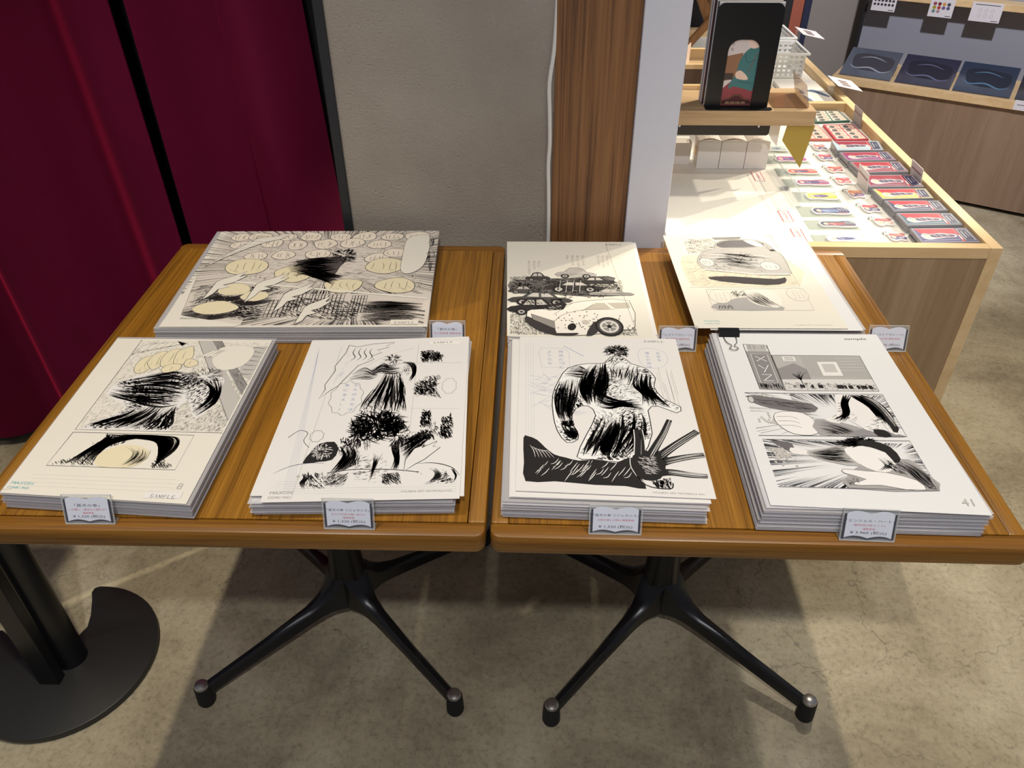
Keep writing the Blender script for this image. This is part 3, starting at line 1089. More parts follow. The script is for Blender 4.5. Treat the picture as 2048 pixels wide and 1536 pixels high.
# sticker sheets behind the stacks
SQ = [(((.775, 1.535), (.848, 1.535), (.853, 1.453), (.762, 1.44)), (64, 104, 96), 'green bordered sheet of small portraits in a clear bag at the divider'),
      (((.776, 1.422), (.851, 1.427), (.855, 1.315), (.774, 1.31)), (190, 50, 70), 'red bordered sheet of small portraits in a clear bag'),
      (((.690, 1.417), (.762, 1.417), (.766, 1.313), (.690, 1.313)), (206, 120, 110), 'salmon bordered sheet of small portraits in a clear bag')]
for i, (q, c3, lab) in enumerate(SQ):
    t = thing('sticker_sheet', ((q[0][0] + q[2][0]) / 2, (q[0][1] + q[2][1]) / 2, 0.7002), lab, 'sheet', 'sticker sheets on the counter')
    MB().prism(list(q)[::-1], 0.7002, 0.7052).build('sheet', cm(*c3), t)
    k = Ink(q, 0.7052, seed=40 + i)
    for a in range(2):
        for b in range(4):
            u0, v0 = .07 + a * .46, .07 + b * .225
            k.poly([(u0, v0), (u0 + .41, v0), (u0 + .41, v0 + .19), (u0, v0 + .19)], cm(236, 222, 206))
            k.up()
            k.poly([(u0 + .05, v0 + .09), (u0 + .16, v0 + .02), (u0 + .24, v0 + .06), (u0 + .2, v0 + .17), (u0 + .08, v0 + .16)], cm(50, 46, 52), 3)
            k.poly([(u0 + .24, v0 + .06), (u0 + .36, v0 + .05), (u0 + .36, v0 + .14), (u0 + .25, v0 + .14)], cm(232, 168, 146), 3)
            k.lay -= 1
    k.build('printed_portraits', t)
    MB().prism([(p[0] * 1.0, p[1]) for p in (q[3], q[2], q[1], q[0])], 0.7062, 0.7066).build('clear_bag', film, t)

# charms with ball chains, middle column
KQ = [(.705, 1.295, .73, 1.234), (.698, 1.229, .737, 1.171), (.697, 1.154, .739, 1.1), (.696, 1.089, .736, 1.032), (.702, 1.02, .74, .961), (.707, .947, .748, .889), (.710, .881, .753, .829), (.715, .814, .755, .764)]
KC = [((214, 120, 120), (90, 80, 120)), ((206, 44, 84), (96, 70, 130)), ((222, 74, 52), (170, 60, 70)), ((206, 46, 62), (210, 90, 100)), ((226, 140, 70), (150, 110, 160)), ((186, 50, 66), (80, 74, 120)), ((190, 76, 78), (222, 190, 180)), ((206, 84, 74), (84, 74, 130))]
KN = ['rose', 'crimson', 'orange red', 'scarlet', 'orange and mauve', 'dark red', 'brick red', 'red and violet']
for i, (x0, y1, x1, y0) in enumerate(KQ):
    t = thing('charm_pack', ((x0 + x1) / 2, (y0 + y1) / 2, 0.7002), '%s acrylic charm with ball chain in a clear bag on the counter' % KN[i], 'charm', 'bagged charms on the counter')
    x1 = max(x1, x0 + 0.036)
    q = [(x0 - .004, y1 - .004), (x1, y1 - .004), (x1, y0 + .004), (x0 - .004, y0 + .004)]
    MB().prism(q[::-1], 0.7003, 0.7006).build('bag_back', film, t)
    pts = [(.18, .3), (.3, .12), (.55, .18), (.85, .1), (.95, .5), (.9, .86), (.6, .8), (.4, .92), (.2, .75)]
    k = Ink(q, .7006)
    pl = smooth_pts([k.P(*p) for p in pts], 3, True)
    MB().prism(pl, 0.7008, 0.7035).build('charm', cm(238, 230, 226), t)
    k = Ink(q, .7035, seed=60 + i)
    k.poly([(.24, .3), (.34, .18), (.55, .24), (.86, .16), (.88, .46), (.24, .46)], cm(*KC[i][0]), 2)
    k.poly([(.26, .5), (.88, .5), (.84, .8), (.6, .74), (.4, .84), (.24, .7)], cm(*KC[i][1]), 2)
    k.up()
    k.poly([(.28, .56), (.34, .44), (.44, .48), (.46, .62), (.36, .7)], cm(240, 196, 176), 3)
    k.up()
    k.line([(.5, .66), (.62, .48), (.78, .5)], 1.4, m=cm(60, 56, 96), sm=3)
    k.line([(.6, .3), (.82, .3)], 1.6, m=cm(238, 226, 222))
    k.line([(.58, .62), (.8, .6)], 2.0, m=cm(228, 224, 232))
    k.build('printed_front', t)
    ch = MB()
    for j in range(9):
        a = 2 * pi * j / 9
        ch.lathe([(0.0004, .7012), (.0016, .7022), (.0004, .7034)], x0 + .004 + .0065 * math.cos(a), y1 - .012 + .0075 * math.sin(a), 6)
    ch.build('ball_chain', chrome, t)
    MB().prism(q[::-1], 0.7046, 0.7049).build('bag_front', film, t)

# flat bagged stands, left column
PQ = [(.600, 1.278, .638, 1.233), (.597, 1.214, .669, 1.166), (.607, 1.135, .673, 1.094), (.609, 1.073, .681, 1.031), (.614, 1.004, .675, .954), (.602, .929, .679, .883), (.601, .864, .672, .826), (.596, .799, .671, .763)]
PC = [((176, 196, 190), (120, 130, 160)), ((176, 52, 150), (96, 60, 130)), ((216, 86, 70), (84, 60, 120)), ((150, 60, 120), (70, 60, 120)), ((214, 206, 60), (110, 80, 150)), ((52, 62, 110), (120, 140, 190)), ((60, 76, 104), (190, 80, 80)), ((226, 228, 236), (66, 70, 140))]
PN = ['pale green', 'magenta', 'coral', 'purple', 'yellow', 'navy', 'slate blue', 'white and blue']
for i, (x0, y1, x1, y0) in enumerate(PQ):
    t = thing('stand_pack', ((x0 + x1) / 2, (y0 + y1) / 2, 0.7002), '%s cut-out stand lying in a clear bag beside the SAMPLE tags' % PN[i], 'pack', 'bagged cut-out stands on the counter')
    q = [(x0 - .022, y1), (x1 + .006, y1), (x1 + .006, y0 - .004), (x0 - .022, y0 - .004)]
    MB().prism(q[::-1], 0.7003, 0.7006).build('bag_back', mat('greenish_film', rgb(200, 212, 200), 0.15, alpha=0.4), t)
    k = Ink(q, .7006)
    pts = [(.24, .5), (.32, .22), (.6, .2), (.8, .14), (.96, .3), (.97, .78), (.7, .84), (.5, .78), (.3, .8)]
    MB().prism(smooth_pts([k.P(*p) for p in pts], 3, True), .7008, .7034).build('cut_out', cm(232, 228, 224), t)
    k = Ink(q, .7034, seed=80 + i)
    k.poly([(.27, .5), (.34, .28), (.6, .27), (.8, .2), (.93, .34), (.93, .72), (.7, .76), (.5, .72), (.32, .72)], cm(*PC[i][0]), 3)
    k.up()
    k.poly([(.44, .42), (.7, .4), (.76, .56), (.6, .66), (.44, .62)], cm(*PC[i][1]), 3)
    k.poly([(.33, .5), (.37, .38), (.42, .44), (.42, .6), (.36, .64)], cm(240, 190, 176), 3)
    k.up()
    k.line([(.46, .44), (.56, .6)], 1.6, m=cm(226, 220, 230))
    k.line([(.60, .42), (.70, .58)], 1.2, m=cm(60, 56, 96))
    for u in (.78, .84, .9):
        k.line([(u - .02, .3), (u + .02, .5)], 1.4, m=cm(238, 234, 236))
    k.line([(.72, .7), (.9, .72)], 1.6, m=cm(226, 110, 100))
    k.build('printed_front', t)
    MB().prism(q[::-1], 0.7045, 0.7048).build('bag_front', film, t)

# red framed SAMPLE tags on the white top
for i, (x0, x1, y1, y0) in enumerate([(.5275, .5495, 1.114, 1.061), (.5375, .5588, .9075, .855), (.5415, .5627, .824, .767)]):
    t = thing('sample_tag', ((x0 + x1) / 2, (y0 + y1) / 2, .7002), ['red framed white SAMPLE tag lying nearest the white cartons', 'red framed white SAMPLE tag between the acrylic holder and the next tag', 'red framed white SAMPLE tag partly covered by the car page'][i], 'tag', 'red SAMPLE tags')
    q = [(x0, y1), (x1, y1), (x1, y0), (x0, y0)]
    MB().prism(q[::-1], .7002, .7008).build('card', cm(244, 236, 232), t)
    k = Ink(q, .7008)
    k.outline([(.05, .02), (.95, .02), (.95, .98), (.05, .98)], 1.5, red_print)
    k.text('SAMPLE', .38, .12, 6.2, red_print, wmm=38, rot=-pi / 2)
    k.build('printed_text', t)

# clear acrylic display steps between the tags
for i, (x, y0, y1) in enumerate([(.587, 1.149, 1.238), (.588, 1.012, 1.132), (.592, .927, 1.03)]):
    t = thing('card_holder', (x - .01, (y0 + y1) / 2, .7002), ['clear acrylic card holder standing next to the white cartons', 'clear acrylic card holder between the coral and purple cut-outs', 'clear acrylic card holder beside the yellow cut-out'][i], 'holder', 'clear acrylic holders on the counter')
    MB().box(x - .022, x, y0, y1, .7003, .7020).build('foot', acrylic, t)
    MB().frame_prism([(0, 0), (y1 - y0, 0), (y1 - y0, .034), (0, .034)], (x, y0, .702), (0, 1, 0), (-.35, 0, .94), (.94, 0, .35), 0, .0018).build('face', acrylic, t)
    MB().frame_prism([(0, .0335), (y1 - y0, .0335), (y1 - y0, .0355), (0, .0355)], (x, y0, .702), (0, 1, 0), (-.35, 0, .94), (.94, 0, .35), -.0002, .0020).build('edge', acrylic_edge, t)

# price cards clipped along the right rim and among the stacks
for i, (x, y0, y1, lab) in enumerate([(.8660, 1.022, 1.082, 'pale price card standing against the rim beside the plum boxed stand'), (.7440, .992, 1.055, 'white price card standing at the inner side of the plum stack'), (.8640, 1.403, 1.462, 'grey price card standing against the rim beside the red sticker sheet')]):
    t = thing('price_card', (x, (y0 + y1) / 2, .7202), lab, 'card', 'small price cards on the counter')
    zb = .7185 if i == 1 else .7195
    zb = .7003
    MB().frame_prism([(0, 0), (y1 - y0, 0), (y1 - y0, .044), (0, .044)], (x, y0, zb), (0, 1, 0), (-.12, 0, .99), (.99, 0, .12), 0, .0012).build('card', cm(226, 222, 222) if i < 2 else cm(176, 170, 176), t)
    MB().frame_prism([(.004, .028), (y1 - y0 - .004, .028), (y1 - y0 - .004, .031), (.004, .031)], (x - .0003, y0, zb), (0, 1, 0), (-.12, 0, .99), (.99, 0, .12), -.0003, 0).build('printed_line', cm(150, 120, 120), t)

# far end of the counter: folded cloth pack, white baskets, cards
t = thing('cloth_pack', (.80, 1.70, .7002), 'white and blue folded cloth pack lying behind the counter divider', 'pack')
q = [(.735, 1.79), (.855, 1.79), (.860, 1.58), (.735, 1.58)]
MB().prism(q[::-1], .7003, .712).build('body', white_box, t, bevel=.003)
k = Ink(q, .712, seed=5)
for pts in ([(.1, .55), (.35, .62), (.5, .95), (.35, .98), (.25, .75), (.05, .65)], [(.55, .5), (.75, .45), (.95, .7), (.9, .76), (.7, .58)], [(.3, .4), (.42, .38), (.46, .62), (.36, .6)]):
    k.poly(pts, cm(92, 110, 140), 3)
k.build('printed_pattern', t)


def basket(x0, x1, y0, y1, z0, h, label):
    t = thing('basket', ((x0 + x1) / 2, (y0 + y1) / 2, z0), label, 'basket', 'white plastic baskets on the counter')
    e = .008
    MB().box(x0 + e, x1 - e, y0 + e, y1 - e, z0, z0 + .003).build('bottom', white_plastic, t)
    rim = MB()
    for a in ((x0 - .004, x1 + .004, y0 - .004, y0 + .003), (x0 - .004, x1 + .004, y1 - .003, y1 + .004), (x0 - .004, x0 + .003, y0 + .003, y1 - .003), (x1 - .003, x1 + .004, y0 + .003, y1 - .003)):
        rim.box(a[0], a[1], a[2], a[3], z0 + h - .006, z0 + h)
    rim.build('rim', white_plastic, t, bevel=.001)

    def wall(pa, pb, name):
        # perforated wall: rows of slats and posts around small holes
        mb = MB()
        L = (Vector(pb) - Vector(pa)).length
        ax = (Vector(pb) - Vector(pa)).normalized()
        nn = Vector((-ax.y, ax.x, 0))
        rows = 5
        for r in range(rows + 1):
            zz = z0 + .002 + (h - .012) * r / rows
            mb.frame_prism([(0, 0), (L, 0), (L, .006), (0, .006)], (pa[0], pa[1], zz), ax, (0, 0, 1), nn, 0, .002)
        nc = max(4, int(L / .014))
        for c_ in range(nc + 1):
            xx = L * c_ / nc
            mb.frame_prism([(xx - .0032, 0), (xx + .0032, 0), (xx + .0032, h - .004), (xx - .0032, h - .004)], (pa[0], pa[1], z0), ax, (0, 0, 1), nn, 0.0003, .0017)
        mb.build(name, white_plastic, t)
    wall((x0 + e, y0 + e, 0), (x1 - e, y0 + e, 0), 'front_wall')
    wall((x1 - e, y0 + e, 0), (x1 - e, y1 - e, 0), 'side_wall')
    wall((x1 - e, y1 - e, 0), (x0 + e, y1 - e, 0), 'back_wall')
    wall((x0 + e, y1 - e, 0), (x0 + e, y0 + e, 0), 'side_wall')


basket(.700, .838, 1.835, 1.985, .7003, .075, 'white perforated plastic basket standing nearest the shelf on the counter')
basket(.712, .840, 1.995, 2.16, .7003, .082, 'white perforated plastic basket behind the first basket')
for nm, c0, lab in (('card', (.880, 1.66, .742), 'white card with small pictures tilted over the counter rim beside the cloth pack'), ('card', (.880, 2.05, .785), 'white card lying at the edge of the far basket')):
    t = thing('picture_card', (c0[0], c0[1], .722), lab, 'card', 'picture cards at the far rim')
    x, y, z = c0
    MB().frame_prism([(-.02, -.05), (.05, -.05), (.05, .05), (-.02, .05)], (x, y, z), (.98, 0, -.2), (0, 1, 0), (.2, 0, .98), 0, .0012).build('card', white_box, t)
    pm = MB()
    for j in range(3):
        pm.frame_prism([(.0, -.03 + j * .02), (.025, -.03 + j * .02), (.025, -.016 + j * .02), (.0, -.016 + j * .02)], (x, y, z), (.98, 0, -.2), (0, 1, 0), (.2, 0, .98), .0012, .0014)
    pm.build('printed_pictures', cm(110, 80, 84), t)
    MB().box(x - .022, x - .018, y - .02, y + .02, .7003 if y > 1.9 else .7003, z + .002).build('prop', acrylic, t)

# black board and wooden lattice beyond the counter, rust panel
struct(MB().box(0.35, 0.935, 2.42, 2.46, 0.0, 2.2).build('wall_partition', black_wall))
o = MB().box(.936, .975, 2.42, 2.46, 0.0, 2.0).build('banner', rust)
t = thing('framed_panel', (1.0, 2.44, 0), 'rust coloured panel in a navy frame standing behind the baskets', 'panel')
o.parent = t
o.location = Vector(o.location) - WL[t.name]
o.name = 'panel'
MB().box(.976, 1.000, 2.415, 2.465, 0.0, 2.0).build('frame', navy, t)
lt = thing('wooden_lattice', (.52, 1.95, .7), 'brown wooden lattice of crossed bars in front of the black partition', 'lattice')


def barbox(p, q, w, th, mt, name, par):
    p, q = Vector(p), Vector(q)
    ax = (q - p).normalized()
    L = (q - p).length
    nn = Vector((0, 1, 0))
    ay = nn.cross(ax).normalized()
    return MB().frame_prism([(0, -w / 2), (L, -w / 2), (L, w / 2), (0, w / 2)], p, ax, ay, nn, -th / 2, th / 2).build(name, mt, par, bevel=.0015)


barbox((.44, 1.90, .716), (.555, 1.90, .852), .020, .018, lattice_wood, 'bar', lt)
barbox((.560, 1.92, .826), (.470, 1.92, 1.00), .024, .018, lattice_wood, 'bar', lt)
barbox((.470, 1.945, 1.00), (.600, 1.945, .78), .022, .018, lattice_wood, 'bar', lt)
barbox((.600, 1.965, .7125), (.560, 1.965, .90), .020, .018, lattice_wood, 'bar', lt)

# ------------------------------------------------------------------ far wall display unit (set at an angle)
A0 = Vector((1.83469, 2.53391, 0))
DX = Vector((0.857058, -0.515219, 0))
NX = Vector((-0.515219, -0.857058, 0))


def fbox(mb, t0, t1, o0, o1, z0, z1, m=0):
    vs_ = []
    for z in (z0, z1):
        for t_, o_ in ((t0, o1), (t1, o1), (t1, o0), (t0, o0)):
            v = A0 + DX * t_ + NX * o_
            vs_.append((v.x, v.y, z))
    mb.add(vs_, [(3, 2, 1, 0), (4, 5, 6, 7), (0, 1, 5, 4), (1, 2, 6, 5), (2, 3, 7, 6), (3, 0, 4, 7)], m)
    return mb


b0 = A0 + DX * 0.3 + NX * -0.2
fu = thing('wall_unit', (b0.x, b0.y, 0), 'wall display unit with brown wood base, pale ledge and grey back panel', 'display unit')
fbox(MB(), -.62, 1.3, -.40, 0, .018, .41).build('base', veneer2, fu)
fbox(MB(), -.60, 1.28, -.38, -.03, 0, .018).build('plinth', black_wall, fu)
fbox(MB(), -.635, 1.3, -.40, .014, .41, .440).build('ledge', maple_x, fu, bevel=.001)
fbox(MB(), -.62, 1.3, -.40, -.305, .44, 1.5).build('back_panel', grey_panel, fu)
fbox(MB(), -.632, -.62, -.41, -.300, .44, 1.5).build('edge_trim', black_trim, fu)
fbox(MB(), -.60, 1.3, -.304, -.22, .702, .727).build('upper_shelf', maple_x, fu, bevel=.001)
PKC = [(86, 92, 104), (52, 54, 74), (50, 62, 82), (44, 48, 62)]
for i, (t0, t1) in enumerate([(-.615, -.412), (-.395, -.188), (-.178, .025), (.042, .25)]):
    o0 = A0 + DX * ((t0 + t1) / 2) + NX * -.1
    t = thing('print_pack', (o0.x, o0.y, .44), ['light grey glossy print in clear sleeve on the pale ledge end', 'dark violet glossy print in clear sleeve on the pale ledge', 'dark teal glossy print with blue flourish on the pale ledge', 'dark print at the ledge beside the small white price tag'][i], 'print', 'glossy prints on the wall unit ledge')
    fo = A0 + DX * t0 + NX * -.012
    fo.z = .4415
    ay = (NX * -.93 + Vector((0, 0, .36))).normalized()
    az = DX.cross(ay).normalized()
    W_ = t1 - t0
    MB().frame_prism([(0, 0), (W_, 0), (W_, .19), (0, .19)], fo, DX, ay, az, 0, .004).build('sleeve', mat('pack_%d' % i, rgb(*PKC[i]), .15, coat=.5), t)
    k = Ink([(0, .19), (W_, .19), (W_, 0), (0, 0)], frame=(fo + az * .004, DX, ay, az), seed=90 + i)
    lc = [(150, 156, 166), (98, 100, 130), (84, 120, 150), (80, 84, 100)][i]
    dc = [(64, 62, 70), (36, 36, 50), (34, 40, 54), (30, 32, 42)][i]
    k.poly([(.12, .3), (.3, .18), (.6, .2), (.9, .3), (.88, .7), (.5, .78), (.2, .7)], cm(*dc), 4)
    k.up()
    k.line([(.1, .62), (.25, .72), (.5, .66), (.75, .78), (.92, .7)], 9, m=cm(*lc), sm=5, bulge=True)
    k.line([(.25, .35), (.5, .28), (.78, .4)], 6, m=cm(*lc), sm=5, bulge=True)
    k.build('printed_art', t)
for i, (t0, t1, kind) in enumerate([(-.590, -.496, 0), (-.369, -.279, 1), (-.217, -.107, 2)]):
    o0 = A0 + DX * ((t0 + t1) / 2) + NX * -.217
    t = thing('hanging_sheet', (o0.x, o0.y, .657), ['white sheet with two rows of dark dots hanging from the upper shelf', 'white sheet with coloured round badges hanging from the upper shelf', 'white sheet with pale outlined charms hanging from the upper shelf'][kind], 'sheet', 'product sheets hanging from the upper shelf')
    W_ = t1 - t0
    fo = A0 + DX * t0 + NX * -.2185
    fo.z = .657
    az = DX.cross(Vector((0, 0, 1)))
    H_ = .069
    MB().frame_prism([(0, 0), (W_, 0), (W_, H_), (0, H_)], fo, DX, (0, 0, 1), NX, 0, .0008).build('sheet', cm(222, 218, 222), t)
    k = Ink([(0, H_), (W_, H_), (W_, 0), (0, 0)], frame=(fo + NX * .0008, DX, Vector((0, 0, 1)), NX), seed=100 + i)

    def dot(u, v, r, m):
        k.poly([(u + r * math.cos(a * pi / 5), v + r * math.sin(a * pi / 5) * W_ / H_) for a in range(10)], m)
    pal = [(150, 70, 84), (120, 40, 44), (212, 150, 80), (70, 74, 90), (160, 150, 40), (180, 60, 50), (110, 90, 140), (90, 90, 130), (110, 140, 140), (170, 140, 150)]
    if kind == 0:
        for a in range(6):
            for b in range(3):
                dot(.12 + .15 * a, .2 + .22 * b, .055, cm(60, 52, 58))
    elif kind == 1:
        for j in range(10):
            dot(.2 + .19 * (j % 4), .3 + .2 * (j // 4), .075, cm(*pal[j]))
    else:
        for a in range(3):
            for b in range(2):
                k.outline([(.3 + .2 * a + .05 * math.cos(x), .4 + .28 * b + .1 * math.sin(x)) for x in [0, 1, 2, 3, 4, 5]], .9, cm(150, 146, 152))
        k.line([(.1, .12), (.9, .12)], 3, m=cm(90, 88, 92))
    k.line([(.72, .92), (.95, .92)], 2.5, m=cm(70, 70, 74))
    k.build('printed_chart', t)
o0 = A0 + DX * .10 + NX * .016
t = thing('shelf_tag', (o0.x, o0.y, .41), 'small white price tag clipped to the front of the pale ledge', 'tag')
fo = A0 + DX * .048 + NX * .0148
fo.z = .412
MB().frame_prism([(0, 0), (.09, 0), (.09, .036), (0, .036)], fo, DX, (0, 0, 1), NX, 0, .0015).build('card', cm(226, 224, 228), t)
MB().frame_prism([(.01, .018), (.08, .018), (.08, .021), (.01, .021)], fo + NX * .0015, DX, (0, 0, 1), NX, 0, .0002).build('printed_line', cm(130, 126, 134), t)

# ------------------------------------------------------------------ piles of comic page prints
def grow(q, e):
    cx_ = sum(p[0] for p in q) / 4
    cy_ = sum(p[1] for p in q) / 4
    out = []
    for x, y in q:
        out.append((x + (e if x > cx_ else -e), y + (e if y > cy_ else -e)))
    return out


def shift(q, dx, dy, rz=0.0):
    cx_ = sum(p[0] for p in q) / 4
    cy_ = sum(p[1] for p in q) / 4
    c_, s_ = math.cos(rz), math.sin(rz)
    return [(cx_ + (x - cx_) * c_ - (y - cy_) * s_ + dx, cy_ + (x - cx_) * s_ + (y - cy_) * c_ + dy) for x, y in q]


sleeve_mats = [sleeve_edge, mat('sleeve_film_dim', rgb(206, 203, 204), 0.2, alpha=0.5)]


def pile(q, z0, z1, n, jit, label, group, lean=(0, 0), sleeved=True, mats_=(paper, paper_cool, paper)):
    h = (z1 - z0) / n
    for i in range(n):
        a = 1 - i / max(1, n - 1)
        qq = shift(q, rnd.uniform(-jit, jit) + lean[0] * a, rnd.uniform(-jit, jit) * .6 + lean[1] * a, rnd.uniform(-jit, jit) * .6)
        zb = z0 + i * h + 0.0001
        th = h * 0.62 if sleeved else h * 0.9
        o_ = MB().prism(qq, zb, zb + th).build('art_print', mats_[i % len(mats_)])
        tag(o_, label, 'print', group)
        if sleeved:
            MB().prism(grow(qq, rnd.uniform(.0015, .0035)), zb + th + h * .06, zb + h * .93).build('clear_sleeve', sleeve_mats[i % 2], o_)


def top_sheet(name, q, z, m, label, group, th=0.0006):
    o_ = MB().prism(list(q), z - th, z).build(name, m)
    return tag(o_, label, 'print', group)


QA = [(-0.5551, 0.3449), (-0.3285, 0.3464), (-0.3337, 0.0179), (-0.5507, 0.0301)]
QB = [(-0.2698, 0.3424), (-0.0449, 0.3609), (-0.031, 0.0334), (-0.2517, 0.0214)]
QC = [(0.0292, 0.3566), (0.2518, 0.3554), (0.2532, 0.0361), (0.0311, 0.0435)]
QD = [(0.3119, 0.3651), (0.5391, 0.368), (0.5419, 0.0151), (0.3088, 0.0245)]
QE = [(-0.5156, 0.6885), (-0.1234, 0.700), (-0.1082, 0.3815), (-0.5027, 0.3694)]
QF = [(-0.0011, 0.6781), (0.2206, 0.681), (0.2246, 0.3699), (0.0098, 0.3727)]
QG = [(0.2743, 0.6834), (0.4938, 0.6902), (0.5056, 0.3861), (0.2841, 0.3822)]
gp = 'comic page prints piled on the tables'

pile(shift(QA, .001, .003), .7201, .7438, 10, .0012, 'sleeved print lying in the pile beneath the two-panel page next to the curtain', gp)
PA = top_sheet('art_print', QA, .745, paper_cream, 'two-panel comic page with cream tints and SAMPLE label topping the pile nearest the curtain', gp)
pile([(-.268, .350), (-.046, .360), (-.041, .036), (-.264, .028)], .7201, .7408, 9, .0014, 'sleeved print lying in the pile beneath the borderless page with the jagged bolt', gp)
for i in range(3):
    o_ = top_sheet('art_print', shift([(-.272, .350), (-.046, .362), (-.028, .041), (-.268, .035)], .0008 * i, -.001 * i), .7423 + i * .001, [paper_cream, paper_cream, paper][i], 'loose cream sheet fanned out under the borderless page with the jagged bolt', gp)
PB = top_sheet('art_print', QB, .746, paper, 'borderless comic page with a tall jagged bolt outline topping its pile', gp)
pile([(.016, .350), (.238, .349), (.241, .028), (.019, .033)], .7201, .7445, 10, .0014, 'sleeved print lying in the pile beneath the page inked solid black along its foot', gp)
for i in range(2):
    top_sheet('art_print', shift([(.018, .352), (.240, .350), (.246, .031), (.024, .036)], .0012 * i, 0), .7466 + i * .0013, paper, 'loose sheet jutting out under the page inked solid black along its foot', gp)
PC_ = top_sheet('art_print', QC, .750, paper, 'comic page inked solid black along its foot topping its pile', gp)
pile([(.306, .366), (.534, .368), (.543, .020), (.305, .023)], .7201, .7525, 13, .0020, 'sleeved print lying in the pile beneath the clipped XYZ page', gp, lean=(-.004, -.002))
PD = top_sheet('art_print', QD, .754, paper_cool, 'comic page lettered XYZ with city panel, binder clip at its far corner', gp)
pile(shift(QE, -.006, .000), .7201, .7478, 12, .0012, 'sleeved landscape print lying in the pile beneath the wide spread', gp, mats_=(paper, paper_cream, paper_cool))
PE = top_sheet('art_print', QE, .749, paper_cream, 'wide landscape comic spread tinted cream topping the largest pile', gp)
pile([(.006, .6785), (.224, .681), (.2275, .3735), (.0115, .372)], .7201, .7380, 7, .0012, 'print lying in the pile beneath the scrapyard page', gp, sleeved=False)
for i in range(2):
    top_sheet('art_print', shift(QF, .0065 - .003 * i, .0010 - .0016 * i), .7386 + i * .0006, paper, 'loose sheet showing at the side under the scrapyard page', gp)
PF = top_sheet('art_print', QF, .740, paper_cream, 'comic page of wrecked cars heaped in a scrapyard', gp)
pile([(.322, .682), (.523, .686), (.531, .392), (.326, .389)], .7201, .7480, 9, .0012, 'print lying in the pile beneath the grey sports car page', gp)
top_sheet('art_print', [(.300, .683), (.519, .687), (.527, .384), (.306, .381)], .7500, paper_cool, 'plain white sheet sticking out under the grey sports car page', gp)
PG = top_sheet('art_print', QG, .752, paper_cream, 'comic page with a grey sports car above a narrow panel', gp)


def maxon(k, u, v, w, m=cyanp):
    k.text('MAXON', u, v, 4.6, m, wmm=w)
    k.text('COMIC PAD', u - .004, v + .022, 3.6, m, wmm=w)


# --- page with stones (beside the curtain)
k = Ink(QA, .745, seed=11)
p1 = [(.166, .011), (.995, .02), (.995, .632), (.154, .644)]
k.hatch(p1, 1.9, 2600, .022, .38, grey_ink)
k.hatch([(.55, .3), (.99, .3), (.99, .63), (.55, .63)], 2.1, 1500, .018, .42, cm(110, 106, 102))
k.up()
k.poly([(.53, .012), (.62, .012), (.99, .43), (.99, .56)], light_ink)
k.poly([(.62, .012), (.68, .012), (.99, .33), (.99, .40)], grey_ink)
k.poly([(.86, .06), (.99, .05), (.99, .3), (.9, .25)], light_ink)
k.up()
k.hatch([(.62, .012), (.68, .012), (.99, .33), (.99, .40)], .9, 260, .04, .5)
k.line([(.53, .012), (.99, .56)], .6)
k.line([(.68, .012), (.99, .33)], .6)
for j in range(7):
    k.line([(.86 + .01 * j, .07 + .03 * j), (.93, .06 + .033 * j), (.99, .075 + .03 * j)], 1.0, m=ink, sm=4, bulge=True)
k.up()
# flowing black drapery of rock
k.poly([(.2, .34), (.34, .27), (.52, .25), (.63, .27), (.72, .25), (.84, .30), (.83, .40), (.86, .46), (.80, .55), (.74, .50), (.70, .45), (.66, .50), (.68, .63), (.40, .635), (.18, .635), (.30, .56), (.36, .50), (.28, .46), (.19, .42)], paper, 3)
k.up()
k.engrave([(.2, .34), (.34, .27), (.52, .25), (.63, .27), (.72, .25), (.84, .30), (.83, .40), (.86, .46), (.80, .55), (.74, .50), (.70, .45), (.66, .50), (.68, .63), (.40, .635), (.18, .635), (.30, .56), (.36, .50), (.28, .46), (.19, .42)], 1900, 18, 1.3, None, .2)
k.folds([(.2, .33), (.36, .28), (.52, .25), (.66, .30)], [(.2, .42), (.36, .46), (.54, .48), (.66, .46)], 46, 2.6)
k.folds([(.42, .48), (.36, .54), (.22, .60), (.17, .635)], [(.66, .48), (.66, .54), (.67, .60), (.62, .635)], 44, 2.6)
k.folds([(.66, .30), (.78, .36), (.80, .44), (.74, .52)], [(.82, .28), (.86, .38), (.86, .46), (.78, .55)], 26, 2.0)
k.tuft(.70, .28, .13, .065, 110, 1.1)
k.hatch([(.30, .36), (.66, .36), (.62, .5), (.40, .5)], .3, 120, .05, 1.1)
k.up()
for (u, v, ru, rv, ro) in [(.29, .20, .055, .065, .2), (.36, .165, .055, .075, .1), (.43, .145, .055, .075, .1), (.50, .13, .055, .07, .1), (.47, .225, .06, .032, -.2), (.57, .185, .045, .03, .2)]:
    k.stone(u, v, ru, rv, wash, .6, 1, ro)
    k.up()
k.poly([(.70, .07), (.78, .045), (.9, .06), (.93, .12), (.90, .2), (.8, .235), (.72, .20), (.68, .13)], paper_cream, 2)
k.up()
k.outline([(.70, .07), (.78, .045), (.9, .06), (.93, .12), (.90, .2), (.8, .235), (.72, .20), (.68, .13)], .3, pencil, 2)
for j in range(5):
    b = .17 + .05 * j
    k.blade([(b, .13 - .018 * j), (b + .03, .06 - .01 * j), (b + .1, .03), (b + .075, .055), (b + .10, .06 - .006 * j), (b + .03, .12 - .018 * j), (b + .035, .095 - .01 * j)], .45, paper_cream)
for j in range(3):
    k.blade([(.60 + .03 * j, .135), (.66 + .03 * j, .09), (.70 + .02 * j, .085), (.67 + .02 * j, .11), (.63 + .03 * j, .14)], .4, paper_cream)
k.up()
k.line([(.166, .011), (.154, .644), (.995, .632)], .5)
p2 = [(.154, .661), (.844, .651), (.846, .841), (.139, .851)]
